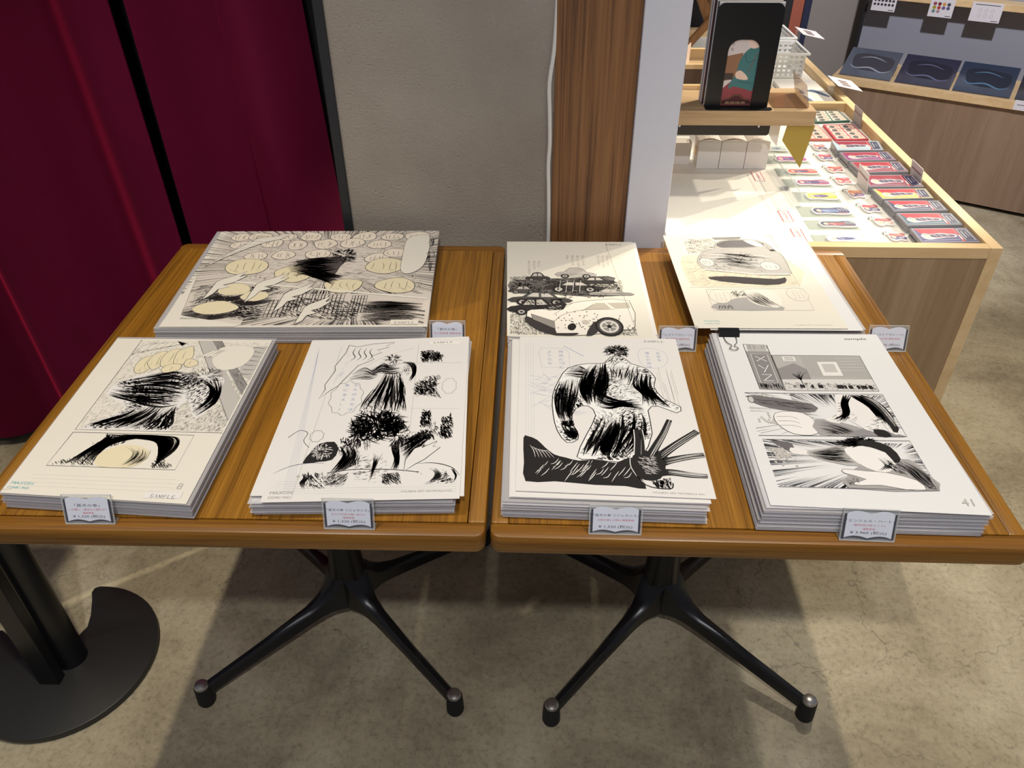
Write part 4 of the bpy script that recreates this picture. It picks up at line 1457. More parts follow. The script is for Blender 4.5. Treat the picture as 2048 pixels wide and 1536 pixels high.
k.folds([(.33, .66), (.36, .69), (.30, .76), (.22, .848)], [(.70, .66), (.50, .69), (.40, .74), (.38, .848)], 36, 2.4)
k.folds([(.34, .665), (.50, .68), (.66, .70), (.74, .84)], [(.60, .66), (.76, .67), (.78, .74), (.70, .845)], 40, 2.8)
k.engrave([(.34, .67), (.70, .67), (.76, .74), (.66, .74), (.56, .70), (.40, .74), (.30, .83), (.2, .84)], 700, 20, 1.3, None, .3)
k.hatch([(.18, .82), (.36, .76), (.40, .845), (.15, .85)], .8, 220, .03, .7)
k.hatch([(.70, .76), (.82, .82), (.845, .838), (.70, .84)], .8, 160, .03, .7)
k.up()
k.poly([(.40, .76), (.50, .72), (.62, .735), (.66, .78), (.60, .838), (.42, .842), (.38, .80)], wash, 3)
k.up()
k.folds([(.50, .73), (.56, .76), (.56, .80), (.52, .838)], [(.66, .74), (.66, .78), (.63, .81), (.60, .838)], 14, 1.0)
k.outline(p2, .5)
k.line([(.0, .985), (.05, .98)], .3, m=pencil)
for j in range(4):
    k.line([(.10, .90 + .02 * j), (.9, .89 + .02 * j)], .2, m=mat('faint_rule', rgb(222, 220, 208), .6))
maxon(k, .02, .955, 26)
k.text('8', .905, .935, 10, light_ink)
k.poly([(.76, .955), (.955, .947), (.955, .978), (.76, .987)], paper)
k.up()
k.serif('SAMPLE', .79, .981, 5.0, 30, cm(96, 92, 90))
k.build('printed_page', PA)

# --- page with the bushy crown
k = Ink(QB, .746, seed=12)
for j in range(6):
    k.line([(.06, .06 + .002 * j), (.10 + .01 * j, .95)], .15, m=bluep)
    k.line([(.05, .90 + .012 * j), (.98, .905 + .012 * j)], .15, m=pencil)
k.line([(.20, .05), (.15, .99)], .3, m=pencil)
k.line([(.683, .048), (.704, .68)], .3, m=pencil)
for v in (.19, .50):
    k.line([(.69, v), (.97, v + .01)], .3, m=pencil)
k.blade([(.245, .04), (.30, .055), (.40, .035), (.53, .03), (.48, .055), (.50, .065), (.43, .085), (.46, .105), (.40, .13), (.42, .155), (.33, .20), (.27, .29), (.24, .34), (.20, .37), (.147, .422), (.17, .36), (.16, .33), (.20, .23), (.19, .20), (.235, .10)], .9, paper)
k.hatch([(.25, .08), (.30, .08), (.24, .30), (.2, .33)], 1.8, 60, .06, .3, bluep)
for j in range(4):
    k.line([(.29 + .035 * j, .06 + .004 * j), (.28 + .035 * j, .10), (.30 + .035 * j, .135), (.275 + .035 * j, .16)], 1.3, m=ink, sm=4, bulge=True)
k.line([(.36, .22), (.46, .15), (.58, .10), (.66, .08)], .3, m=pencil, sm=4)
# bell-shaped hill of folds
hill = [(.50, .25), (.60, .25), (.64, .36), (.67, .53), (.55, .56), (.39, .52), (.44, .40)]
k.poly(hill, paper, 3)
k.up()
k.folds([(.50, .25), (.47, .34), (.42, .45), (.39, .52)], [(.60, .25), (.63, .34), (.655, .45), (.67, .53)], 30, 2.2)
k.engrave(hill, 500, 22, .9, None, .0)
k.hatch([(.60, .30), (.64, .36), (.67, .53), (.62, .5)], 1.4, 130, .05, .9)
k.tuft(.535, .155, .055, .035, 60, 1.2)
k.folds([(.42, .24), (.48, .19), (.52, .20), (.58, .19)], [(.42, .28), (.48, .26), (.55, .27), (.63, .26)], 22, 1.3)
k.folds([(.58, .19), (.64, .20), (.67, .26), (.645, .32)], [(.62, .17), (.68, .20), (.69, .27), (.66, .33)], 12, 1.4)
k.folds([(.30, .26), (.37, .22), (.42, .24), (.46, .27)], [(.29, .30), (.36, .30), (.42, .30), (.47, .28)], 12, 1.0)
k.cloud(.305, .42, .10, .115, 10, .45)
for j, s_ in enumerate(('北斗の文句は', '俺に言え!!')):
    for i_, ch in enumerate(s_):
        k.text(ch, .335 - .055 * j, .345 + .032 * i_, 5.5, bluep)
# crown of black foliage over a pale shaded trunk
k.up()
trunk = [(.40, .66), (.46, .64), (.60, .64), (.64, .66), (.645, .76), (.66, .82), (.80, .86), (.80, .93), (.28, .93), (.30, .86), (.42, .83), (.44, .74)]
k.poly(trunk, paper, 3)
k.up()
k.folds([(.60, .68), (.62, .74), (.64, .80), (.62, .86)], [(.66, .68), (.66, .74), (.67, .80), (.67, .86)], 16, 2.0)
k.folds([(.51, .76), (.53, .80), (.53, .84), (.52, .93)], [(.58, .76), (.56, .80), (.55, .84), (.53, .93)], 8, 1.5)
k.hatch([(.45, .68), (.50, .66), (.50, .74), (.47, .75)], 1.2, 60, .03, .6)
k.engrave(trunk, 700, 18, .8, None, -.05)
k.engrave([(.12, .86), (.30, .85), (.32, .94), (.18, .95)], 260, 22, .9)
k.engrave([(.76, .84), (.92, .85), (.97, .92), (.76, .94)], 300, 22, .9)
k.line([(.30, .86), (.42, .845), (.52, .845), (.65, .85), (.78, .865)], 1.2, m=ink, sm=5)
k.hatch([(.30, .86), (.42, .86), (.40, .93), (.30, .93)], 2.2, 200, .03, .6)
k.hatch([(.58, .87), (.68, .86), (.70, .93), (.60, .93)], .9, 200, .03, .8)
k.up()
k.tuft(.515, .60, .16, .095, 300, 2.1, curl=.8)
k.tuft(.64, .66, .06, .10, 70, 1.7)
k.tuft(.42, .66, .05, .08, 50, 1.6)
k.hatch([(.43, .58), (.62, .58), (.64, .63), (.42, .63)], 1.5, 220, .05, 1.5)
k.up()
# side masses
k.poly([(.158, .805), (.19, .74), (.22, .70), (.30, .69), (.33, .74), (.31, .79), (.24, .80)], ink, 2)
k.up()
k.tuft(.245, .745, .06, .045, 70, 1.0, paper)
k.engrave([(.33, .66), (.44, .68), (.46, .82), (.34, .86), (.31, .78)], 420, 24, 1.1, None, .1)
k.engrave([(.64, .66), (.84, .58), (.88, .68), (.72, .80), (.65, .80)], 560, 24, 1.1, None, .1)
k.engrave([(.40, .18), (.68, .18), (.68, .28), (.40, .28)], 420, 26, .7)
k.engrave([(.70, .10), (.85, .09), (.84, .18), (.70, .19)], 300, 30, 1.0, None, .3)
k.engrave([(.69, .29), (.84, .28), (.86, .44), (.69, .43)], 420, 30, .9, None, .2)
k.folds([(.33, .72), (.36, .76), (.34, .82), (.30, .88)], [(.40, .70), (.44, .76), (.42, .82), (.34, .87)], 18, 2.0)
k.folds([(.64, .72), (.68, .70), (.74, .66), (.80, .62)], [(.70, .80), (.74, .76), (.80, .70), (.86, .66)], 26, 1.5)
for (u, v, ru, rv, n_) in [(.775, .145, .07, .045, 150), (.765, .36, .075, .06, 130), (.785, .56, .035, .06, 110), (.905, .61, .04, .08, 140), (.79, .66, .06, .035, 90)]:
    k.hatch([(u - ru * .8, v - rv * .7), (u + ru * .8, v - rv * .7), (u + ru, v + rv), (u - ru, v + rv)], 1.1, n_, .03, 1.5)
    k.tuft(u, v, ru, rv, n_ // 3, 1.1)
k.up()
k.blade([(.70, .80), (.74, .74), (.79, .72), (.78, .735), (.86, .70), (.84, .73), (.88, .735), (.80, .80), (.76, .82), (.70, .86)], .9, paper)
k.line([(.017, .858), (.10, .82), (.20, .805), (.28, .81)], .8, m=cm(70, 76, 110), sm=5, bulge=True)
k.line([(.76, .82), (.86, .82), (.95, .845), (.994, .887)], 1.2, m=ink, sm=5, bulge=True)
k.folds([(.15, .86), (.18, .88), (.17, .91), (.20, .95)], [(.20, .85), (.21, .88), (.20, .91), (.22, .94)], 7, 2.0)
k.folds([(.82, .84), (.86, .87), (.85, .90), (.80, .93)], [(.88, .85), (.90, .88), (.89, .90), (.84, .93)], 8, 1.6)
k.folds([(.94, .85), (.96, .87), (.97, .89), (.96, .92)], [(.96, .85), (.97, .87), (.98, .89), (.97, .92)], 3, 1.4)
k.cloud(.195, .655, .04, .035, 8, .4)
k.cloud(.90, .36, .045, .055, 8, .3)
k.line([(.04, .66), (.09, .62), (.14, .635), (.13, .68), (.17, .72)], .7, m=ink, sm=5)
maxon(k, .035, .962, 25, pencil)
k.text('HOLBEIN ART MATERIALS INC.', .70, .965, 2.6, pencil, wmm=58)
k.poly([(.755, .028), (.945, .033), (.945, .06), (.755, .055)], cm(246, 242, 234))
k.up()
k.serif('SAMPLE', .773, .0475, 4.4, 29, cm(80, 76, 74))
k.build('printed_page', PB)

# --- page with the black crag
k = Ink(QC, .750, seed=13)
for j in range(4):
    k.line([(.04 + .015 * j, .05), (.05 + .015 * j, .96)], .15, m=bluep)
for j in range(40):
    a = k.r.uniform(.06, .3)
    b = k.r.uniform(.25, .6)
    k.line([(a, b), (a + k.r.uniform(.05, .14), b + k.r.uniform(-.07, .05))], .35, m=bluep)
for j in range(12):
    a = k.r.uniform(.75, .93)
    k.line([(a, k.r.uniform(.2, .35)), (a + .01, k.r.uniform(.4, .55))], .3, m=pencil)
k.outline([(.14, .09), (.28, .09), (.31, .12), (.31, .235), (.14, .24), (.12, .12)], .35, bluep)
k.outline([(.74, .13), (.78, .08), (.88, .09), (.92, .14), (.90, .20), (.84, .23), (.76, .21)], .35, bluep, 3)
for j, s_ in enumerate(('死神だった', 'ようだな')):
    for i_, ch in enumerate(s_):
        k.text(ch, .245 - .07 * j, .128 + .03 * i_, 6, bluep)
for j, s_ in enumerate(('お前を', '選んだ神は')):
    for i_, ch in enumerate(s_):
        k.text(ch, .855 - .07 * j, .125 + .026 * i_, 5.6, bluep)
k.line([(.28, .07), (.40, .15)], .9, m=bluep)
k.tuft(.61, .105, .085, .05, 170, 1.2)
k.hatch([(.55, .07), (.67, .07), (.67, .12), (.55, .12)], .6, 110, .03, 1.0)
crag = [(.57, .15), (.64, .15), (.69, .20), (.77, .23), (.82, .30), (.80, .36), (.84, .44), (.93, .49), (.90, .53), (.80, .49), (.74, .52), (.74, .66), (.66, .80), (.56, .83), (.40, .82), (.32, .81), (.38, .68), (.44, .56), (.40, .50), (.33, .52), (.30, .60), (.33, .66), (.33, .71), (.27, .73), (.22, .66), (.20, .56), (.20, .44), (.24, .33), (.30, .24), (.42, .205), (.52, .20)]
k.poly(crag, cm(248, 246, 242), 2)
k.up()
k.outline(crag, 1.2, None, 2)
k.engrave(crag, 4200, 20, 1.25, None, .2)
k.engrave(crag, 900, 34, .7, None, .0, .03, .4)
k.folds([(.44, .21), (.38, .30), (.36, .40), (.40, .50)], [(.54, .20), (.54, .30), (.50, .42), (.46, .52)], 34, 2.8)
k.folds([(.25, .34), (.22, .44), (.22, .54), (.25, .64)], [(.36, .30), (.34, .42), (.31, .54), (.32, .62)], 24, 1.8)
k.folds([(.30, .24), (.36, .22), (.40, .24), (.46, .26)], [(.26, .31), (.34, .31), (.40, .31), (.46, .32)], 14, 1.4)
k.folds([(.56, .20), (.55, .24), (.56, .28), (.54, .34)], [(.74, .22), (.73, .27), (.70, .32), (.66, .38)], 22, 1.2)
k.folds([(.70, .28), (.68, .36), (.72, .42), (.70, .50)], [(.80, .26), (.78, .36), (.82, .44), (.90, .51)], 30, 2.4)
k.folds([(.46, .40), (.52, .44), (.60, .46), (.70, .44)], [(.44, .50), (.52, .52), (.60, .50), (.74, .52)], 26, 2.2)
k.folds([(.46, .55), (.42, .65), (.37, .74), (.33, .81)], [(.72, .54), (.72, .64), (.66, .74), (.58, .82)], 38, 2.6)
k.folds([(.52, .60), (.48, .68), (.45, .76), (.46, .81)], [(.58, .60), (.54, .68), (.50, .76), (.50, .81)], 10, 5)
k.folds([(.24, .64), (.26, .66), (.28, .69), (.29, .71)], [(.32, .63), (.33, .66), (.33, .69), (.32, .71)], 16, 1.8)
k.hatch([(.24, .60), (.31, .59), (.32, .64), (.25, .65)], 1.5, 120, .03, 1.6)
k.up()
k.poly([(.035, .71), (.06, .70), (.11, .72), (.15, .76), (.20, .80), (.26, .815), (.33, .83), (.42, .82), (.52, .835), (.60, .80), (.64, .84), (.64, .90), (.66, .965), (.56, .955), (.40, .955), (.20, .945), (.05, .95), (.04, .85)], ink, 2)
k.up()
for j in range(34):
    a = k.r.uniform(.10, .60)
    b = .84 + k.r.uniform(-.02, .05)
    k.line([(a, b), (a - .02, b + .025), (a - .045, b + .03 + k.r.uniform(0, .03))], 1.0, m=paper, sm=3, bulge=True)
for j in range(6):
    k.line([(.07 + .012 * j, .75 + .008 * j), (.09 + .014 * j, .78), (.10 + .02 * j, .82)], .8, m=paper, sm=3, bulge=True)
k.up()
# branching roots
roots = [([(.64, .88), (.70, .80), (.75, .73), (.80, .66), (.85, .575)], 13, 7), ([(.66, .87), (.76, .79), (.86, .72), (.99, .64)], 14, 9),
         ([(.66, .88), (.78, .82), (.90, .79), (.995, .775)], 13, 8), ([(.66, .90), (.78, .875), (.90, .885), (.985, .888)], 13, 7), ([(.64, .86), (.655, .78), (.665, .70), (.665, .64)], 14, 9)]
for pts_, a, b in roots:
    k.line(pts_, a + 2.6, b + 2.4, paper, 5)
k.up()
for pts_, a, b in roots:
    k.line(pts_, a, b, ink, 5)
k.poly([(.60, .82), (.66, .76), (.74, .78), (.78, .84), (.74, .91), (.66, .92), (.61, .88)], ink, 3)
k.up()
for pts_, a, b in roots:
    for j in range(5):
        dv = k.r.uniform(-.012, .012)
        k.line([(u + .006, v + dv) for u, v in pts_[1:]], .9, m=paper, sm=5, bulge=True)
k.hatch([(.63, .80), (.74, .79), (.76, .88), (.66, .90)], .4, 110, .035, .6, paper)
k.line([(.60, .80), (.60, .86), (.65, .93), (.74, .955)], 1.0, m=paper, sm=4)
k.line([(.62, .79), (.61, .86), (.66, .945), (.78, .96), (.80, .93)], 1.6, m=ink, sm=4)
k.hatch([(.68, .92), (.80, .90), (.79, .965), (.72, .965)], 1.4, 160, .03, 1.1)
k.text('HOLBEIN ART MATERIALS INC.', .69, .985, 2.6, pencil, wmm=58)
k.up()
k.serif('SAMPLE', .79, .031, 4.4, 29, cm(90, 86, 84))
k.build('printed_page', PC_)

# --- XYZ page
k = Ink(QD, .754, seed=14)
bx_ = [(.139, .08), (.283, .085), (.284, .392), (.145, .385)]
k.poly([(.139, .13), (.283, .13), (.284, .392), (.145, .385)], cm(158, 154, 152))
k.poly([(.155, .08), (.27, .083), (.27, .13), (.155, .13)], cm(196, 192, 188))
k.poly([(.28, .158), (.815, .156), (.81, .384), (.289, .392)], cm(178, 174, 170))
k.up()
k.poly([(.165, .15), (.262, .15), (.262, .34), (.165, .34)], cm(140, 136, 136))
k.hatch([(.15, .345), (.28, .345), (.28, .39), (.15, .385)], 1.5, 140, .05, .8)
k.hatch([(.15, .08), (.28, .08), (.28, .13), (.15, .13)], 1.57, 80, .05, .4, grey_ink, .05)
k.outline(bx_, .9)
k.up()
wt = paper
k.outline([(.165, .15), (.262, .15), (.262, .34), (.165, .34)], .6, wt)
for a, b in (((.185, .165), (.245, .20)), ((.245, .165), (.185, .20)), ((.185, .225), (.214, .25)), ((.245, .225), (.205, .275)), ((.185, .29), (.245, .29)), ((.245, .29), (.185, .33)), ((.185, .33), (.245, .33))):
    k.line([a, b], 1.1, m=wt)
k.poly([(.29, .16), (.81, .157), (.81, .30), (.50, .32), (.29, .31)], cm(186, 182, 178))
k.poly([(.29, .25), (.40, .21), (.46, .25), (.46, .32), (.29, .33)], cm(150, 146, 144))
k.up()
for j in range(46):
    u = .46 + .345 * j / 45
    k.line([(u, .165), (u, .30)], .25, m=cm(120, 116, 114))
for j in range(5):
    k.line([(.66, .175 + .02 * j), (.80, .172 + .02 * j)], .5, m=paper)
k.up()
k.poly([(.54, .20), (.655, .198), (.655, .29), (.54, .292)], paper)
k.poly([(.345, .165), (.42, .165), (.42, .195), (.345, .195)], paper)
k.up()
k.poly([(.56, .213), (.635, .212), (.635, .268), (.56, .268)], cm(200, 196, 192))
k.line([(.355, .175), (.41, .175)], 1.2)
k.line([(.355, .187), (.41, .187)], 1.0)
k.poly([(.29, .32), (.81, .31), (.81, .345), (.29, .35)], cm(222, 218, 214))
k.up()
for j in range(26):
    a = k.r.uniform(-2.6, -.5)
    l = k.r.uniform(.03, .075)
    k.line([(.40, .325), (.40 + l * .5 * math.cos(a), .325 + l * .7 * math.sin(a)), (.40 + l * math.cos(a + .3), .325 + l * math.sin(a))], .7, .15, sm=3)
k.line([(.40, .35), (.40, .315)], 1.2)
k.poly([(.29, .348), (.81, .342), (.81, .384), (.289, .392)], cm(214, 210, 206))
k.up()
for j in range(120):
    u = k.r.uniform(.295, .80)
    v = k.r.uniform(.345, .383)
    k.line([(u, v), (u + k.r.uniform(-.012, .012), v - .008), (u + k.r.uniform(-.01, .016), v - .001)], .5, m=ink, sm=2)
for j in range(22):
    u = k.r.uniform(.30, .80)
    k.poly([(u, .355), (u + .012, .35), (u + .014, .37), (u + .002, .372)], ink, 2)
k.outline([(.287, .158), (.815, .156), (.81, .384), (.289, .392)], .8)
# panel two: speed lines, dark swept shape
R2 = (.05, .411, .817, .645)
k.speed((.30, .411, .817, .50), (.55, .56), 170, .7, near=.45, a0=pi, a1=2 * pi)
k.speed((.05, .411, .817, .645), (.60, .52), 110, .6, near=.5)
for j in range(60):
    a = k.r.gauss(.14, .035)
    b = k.r.gauss(.44 + .13 * (j % 2), .012)
    k.poly([(a, b), (a + .008, b - .005), (a + .014, b + .003), (a + .006, b + .008)], light_ink, 2)
k.up()
k.poly([(.06, .44), (.10, .425), (.40, .47), (.40, .515), (.30, .52), (.16, .50), (.08, .47)], cm(120, 116, 116), 2)
k.up()
k.hatch([(.08, .44), (.40, .475), (.40, .51), (.12, .48)], .1, 160, .06, .5)
k.stone(.075, .452, .016, .022, cm(206, 202, 198), .6, 0)
k.poly([(.18, .53), (.30, .52), (.37, .56), (.36, .64), (.24, .645), (.17, .59)], cm(244, 240, 236), 3)
k.up()
k.outline([(.18, .53), (.30, .52), (.37, .56), (.36, .64), (.24, .645), (.17, .59)], .6, None, 3)
for j in range(3):
    k.line([(.18, .55 + .025 * j), (.25, .548 + .025 * j), (.29, .56 + .025 * j)], .5, m=ink, sm=3)
k.poly([(.38, .56), (.50, .57), (.62, .61), (.66, .645), (.37, .645)], cm(170, 166, 164), 2)
k.up()
k.folds([(.38, .57), (.46, .58), (.56, .62), (.58, .645)], [(.38, .64), (.42, .64), (.44, .64), (.46, .645)], 16, 1.0)
k.poly([(.56, .62), (.66, .60), (.78, .63), (.80, .645), (.56, .645)], cm(150, 146, 146), 2)
mass = [(.55, .412), (.62, .408), (.72, .41), (.78, .47), (.80, .56), (.79, .63), (.74, .62), (.73, .56), (.70, .62), (.62, .61), (.55, .55), (.50, .58), (.43, .56), (.50, .53), (.53, .47)]
k.poly(mass, cm(240, 236, 232), 2)
k.up()
k.engrave(mass, 500, 24, .8, None, .0)
k.folds([(.60, .41), (.56, .47), (.54, .53), (.45, .565)], [(.66, .41), (.60, .46), (.58, .52), (.53, .58)], 26, 1.8)
k.folds([(.62, .41), (.66, .44), (.70, .48), (.72, .56)], [(.70, .41), (.77, .46), (.80, .55), (.78, .64)], 50, 3.2)
k.poly([(.69, .415), (.75, .43), (.79, .50), (.80, .60), (.76, .62), (.755, .52), (.72, .46)], ink, 2)
k.poly([(.66, .61), (.72, .61), (.74, .645), (.67, .645)], ink, 2)
k.up()
k.folds([(.70, .42), (.74, .45), (.77, .52), (.78, .60)], [(.72, .42), (.76, .45), (.79, .52), (.80, .60)], 5, .8, paper)
k.line([(.05, .411), (.817, .405), (.817, .642), (.05, .659)], .7)
# panel three
k.speed((.063, .68, .82, .91), (.62, .76), 300, .7, near=.42, a0=pi * .55, a1=pi * 1.35)
k.speed((.063, .68, .82, .91), (.62, .76), 70, .7, near=.62, a0=-.9, a1=.6)
for j in range(70):
    a = k.r.gauss(.13, .03)
    b = k.r.gauss(.75, .025)
    k.poly([(a, b), (a + .008, b - .005), (a + .014, b + .003), (a + .006, b + .008)], light_ink, 2)
k.up()
k.poly([(.10, .69), (.19, .69), (.21, .72), (.19, .745), (.12, .70)], cm(110, 106, 106), 2)
k.poly([(.19, .72), (.27, .73), (.27, .755), (.19, .75)], cm(240, 236, 232), 2)
arm = [(.27, .735), (.38, .715), (.48, .70), (.50, .80), (.36, .785), (.28, .76)]
k.poly(arm, cm(190, 186, 182), 2)
k.poly([(.62, .77), (.76, .76), (.81, .83), (.82, .905), (.40, .91), (.42, .85), (.50, .80)], cm(172, 168, 166), 2)
k.up()
k.folds([(.28, .74), (.36, .725), (.43, .71), (.48, .71)], [(.28, .76), (.36, .78), (.43, .79), (.50, .80)], 22, 1.2)
k.folds([(.64, .78), (.70, .80), (.74, .86), (.78, .90)], [(.74, .76), (.80, .82), (.81, .86), (.82, .90)], 18, 1.2)
k.poly([(.46, .72), (.56, .70), (.66, .73), (.68, .79), (.60, .83), (.50, .79)], cm(244, 240, 236), 3)
k.up()
k.tuft(.56, .70, .11, .045, 150, 1.8, a0=pi, a1=2 * pi)
k.poly([(.54, .68), (.62, .67), (.70, .70), (.72, .76), (.68, .78), (.66, .73), (.58, .70)], ink, 2)
k.folds([(.60, .76), (.62, .79), (.60, .81), (.56, .83)], [(.66, .75), (.67, .78), (.66, .80), (.62, .825)], 8, 1.0)
k.up()
hand = [(.41, .82), (.52, .825), (.62, .83), (.74, .86), (.76, .905), (.66, .905), (.56, .89), (.46, .895), (.42, .885), (.50, .865), (.41, .84)]
k.poly(hand, cm(244, 240, 236), 2)
k.up()
k.outline(hand, .6, None, 2)
k.engrave([(.62, .77), (.76, .76), (.81, .83), (.82, .90), (.77, .90), (.74, .85), (.62, .82)], 420, 24, .8, None, .1)
k.engrave([(.40, .84), (.50, .87), (.42, .90), (.40, .90)], 120, 30, .8)
k.line([(.063, .681), (.817, .665), (.823, .903), (.063, .916)], .7)
k.text('sample', .779, .046, 5.2, cm(110, 106, 104), wmm=31)
k.text('41', .893, .965, 11, light_ink)
k.build('printed_page', PD)

# --- wide spread of boulders
k = Ink(QE, .749, seed=15)
k.poly([(.03, .0), (1, .0), (1, .98), (.30, .99), (.046, .90), (.02, .5)], cm(226, 216, 204))
k.up()
k.speed((.0, .0, 1.0, .70), (.55, .40), 420, 1.0, near=.35)
k.hatch([(.05, .60), (.42, .62), (.36, .96), (.05, .88)], -.5, 700, .05, .9)
k.hatch([(.02, .02), (.98, .02), (.98, .66), (.1, .55)], .2, 700, .04, .5)
k.up()
k.engrave([(.05, .02), (.97, .02), (.97, .70), (.10, .55)], 2200, 30, .8, None, .0)
ST_ = [(.10, .075), (.20, .07), (.32, .075), (.43, .07), (.55, .075), (.67, .07), (.79, .075), (.90, .075), (.13, .17), (.26, .15), (.37, .17), (.50, .16), (.62, .15), (.74, .17), (.22, .30), (.34, .29), (.48, .28), (.74, .33), (.83, .27)]
for u, v in ST_:
    k.stone(u + k.r.uniform(-.01, .01), v, k.r.uniform(.045, .058), k.r.uniform(.045, .06), cm(242, 230, 212), .95, 4, .05)
    k.up()
for u, v, ru, rv in [(.21, .42, .095, .085), (.42, .50, .085, .085), (.79, .42, .085, .085), (.64, .62, .08, .07), (.85, .62, .085, .075)]:
    k.stone(u, v, ru, rv, wash, .9, 4, .06)
    k.up()
k.poly([(.40, .36), (.48, .34), (.56, .31), (.62, .33), (.60, .42), (.58, .52), (.50, .50), (.45, .42)], cm(90, 84, 82), 2)
k.up()
k.folds([(.36, .38), (.44, .34), (.52, .32), (.60, .32)], [(.42, .52), (.48, .50), (.54, .52), (.60, .50)], 60, 2.8)
k.tuft(.60, .30, .055, .08, 110, 1.6)
k.engrave([(.05, .60), (.40, .64), (.36, .95), (.06, .88)], 1100, 22, 1.2, None, .2)
k.engrave([(.74, .80), (.985, .83), (.985, .96), (.72, .95)], 700, 22, .9)
k.folds([(.40, .47), (.48, .52), (.56, .58), (.60, .62)], [(.46, .42), (.52, .46), (.58, .50), (.64, .52)], 34, 2.2)
k.up()
k.poly([(.131, .560), (.986, .742), (.986, .756), (.131, .574)], cm(246, 240, 226))
for u, v, ru, rv in [(.20, .66, .065, .06), (.30, .72, .055, .05), (.17, .83, .085, .06)]:
    k.stone(u, v, ru, rv, wash, .25, 0)
    k.up()
    for j in range(14):
        q_ = 1.1 + .05 * j
        k.line([(u - ru * q_, v), (u - ru * q_ * .6, v + rv * q_ * .8), (u + ru * .2, v + rv * q_), (u + ru * q_, v + rv * q_ * .5)], .8, m=ink, sm=4, bulge=True)
for u, v, ru, rv in [(.47, .76, .035, .10), (.55, .77, .03, .09), (.62, .80, .04, .09), (.72, .80, .03, .08), (.41, .84, .04, .08), (.68, .88, .05, .05)]:
    for a in range(5):
        for b in range(5):
            k.outline([(u - ru + ru * .4 * a, v - rv + rv * .4 * b), (u - ru + ru * .4 * (a + .9), v - rv + rv * .4 * b), (u - ru + ru * .4 * (a + .9), v - rv + rv * .4 * (b + .9)), (u - ru + ru * .4 * a, v - rv + rv * .4 * (b + .9))], .6)
k.hatch([(.44, .72), (.75, .78), (.72, .96), (.42, .92)], .9, 420, .03, .9)
k.folds([(.72, .80), (.80, .80), (.88, .80), (.985, .82)], [(.74, .95), (.80, .95), (.88, .94), (.985, .93)], 34, 1.6, cm(120, 112, 106))
k.folds([(.74, .78), (.82, .77), (.90, .78), (.985, .79)], [(.74, .88), (.82, .86), (.90, .86), (.985, .87)], 18, 1.8)
k.speed((.30, .80, .985, .985), (.70, .80), 120, .8, near=.5, a0=.2, a1=pi - .2)
k.up()
for (u, v, s_) in [(.10, .50, 1.0), (.27, .52, 1.05), (.40, .62, 1.0), (.50, .75, .9)]:
    k.blade([(u, v + .26 * s_), (u + .015, v + .08), (u + .035 * s_, v + .05), (u + .07 * s_, v + .02), (u + .12 * s_, v - .03), (u + .10 * s_, v + .03), (u + .13 * s_, v + .02), (u + .085 * s_, v + .09), (u + .05 * s_, v + .11), (u + .08 * s_, v + .13), (u + .04 * s_, v + .155), (u + .03 * s_, v + .20)], 1.0, paper_cream)
for j in range(7):
    a = .03 + .022 * j
    k.blade([(a, .42 - .05 * j), (a + .04, .30 - .035 * j), (a + .10, .18 - .018 * j), (a + .16, .06), (a + .125, .17 - .01 * j), (a + .06, .32 - .03 * j)], .6, paper_cream)
k.poly([(.86, .12), (.91, .06), (.96, .08), (.965, .25), (.95, .42), (.90, .50), (.86, .47), (.855, .30)], paper_cream, 3)
k.up()
k.outline([(.86, .12), (.91, .06), (.96, .08), (.965, .25), (.95, .42), (.90, .50), (.86, .47), (.855, .30)], .6, None, 3)
k.tuft(.975, .25, .02, .22, 30, .8)
k.poly([(.0, .96), (.02, .5), (.055, .90), (.30, .985), (.28, 1.0), (.0, 1.0)], paper_cream)
k.text('MAXON', .06, .935, 5, cyanp, wmm=26)
k.up()
k.poly([(.86, .945), (.965, .945), (.965, .985), (.86, .985)], paper_cream)
k.up()
k.serif('SAMPLE', .873, .978, 5.0, 31, cm(60, 56, 54))
k.build('printed_page', PE)

# --- scrapyard page
k = Ink(QF, .740, seed=16)


def car(k, u, v, w, h, body, flip=False, wheel=True, glass=None, lw=.8):
    """plain saloon car side view; (u, v) is the ground midpoint"""
    f = -1 if flip else 1

    def T(p):
        return [(u + f * w * a, v - h * b) for a, b in p]
    k.poly(T([(-.5, .22), (-.48, .5), (-.3, .58), (-.18, .95), (.14, 1.0), (.3, .62), (.48, .54), (.5, .2)]), body, 2)
    k.up()
    k.outline(T([(-.5, .22), (-.48, .5), (-.3, .58), (-.18, .95), (.14, 1.0), (.3, .62), (.48, .54), (.5, .2)]), lw, None, 2)
    gl = glass or cm(200, 194, 186)
    k.poly(T([(-.24, .6), (-.15, .88), (-.02, .9), (-.02, .6)]), gl)
    k.poly(T([(.02, .6), (.02, .9), (.12, .92), (.23, .62)]), gl)
    k.line(T([(-.48, .4), (.49, .36)]), lw, m=ink)
    k.up()
    if wheel:
        for a in (-.28, .3):
            c0 = T([(a, .2)])[0]
            for r_, m_ in ((.115, ink), (.07, cm(190, 186, 180)), (.03, ink)):
                k.poly([(c0[0] + r_ * w * math.cos(x * pi / 6), c0[1] + r_ * w * .70 * math.sin(x * pi / 6)) for x in range(12)], m_)
                k.up()


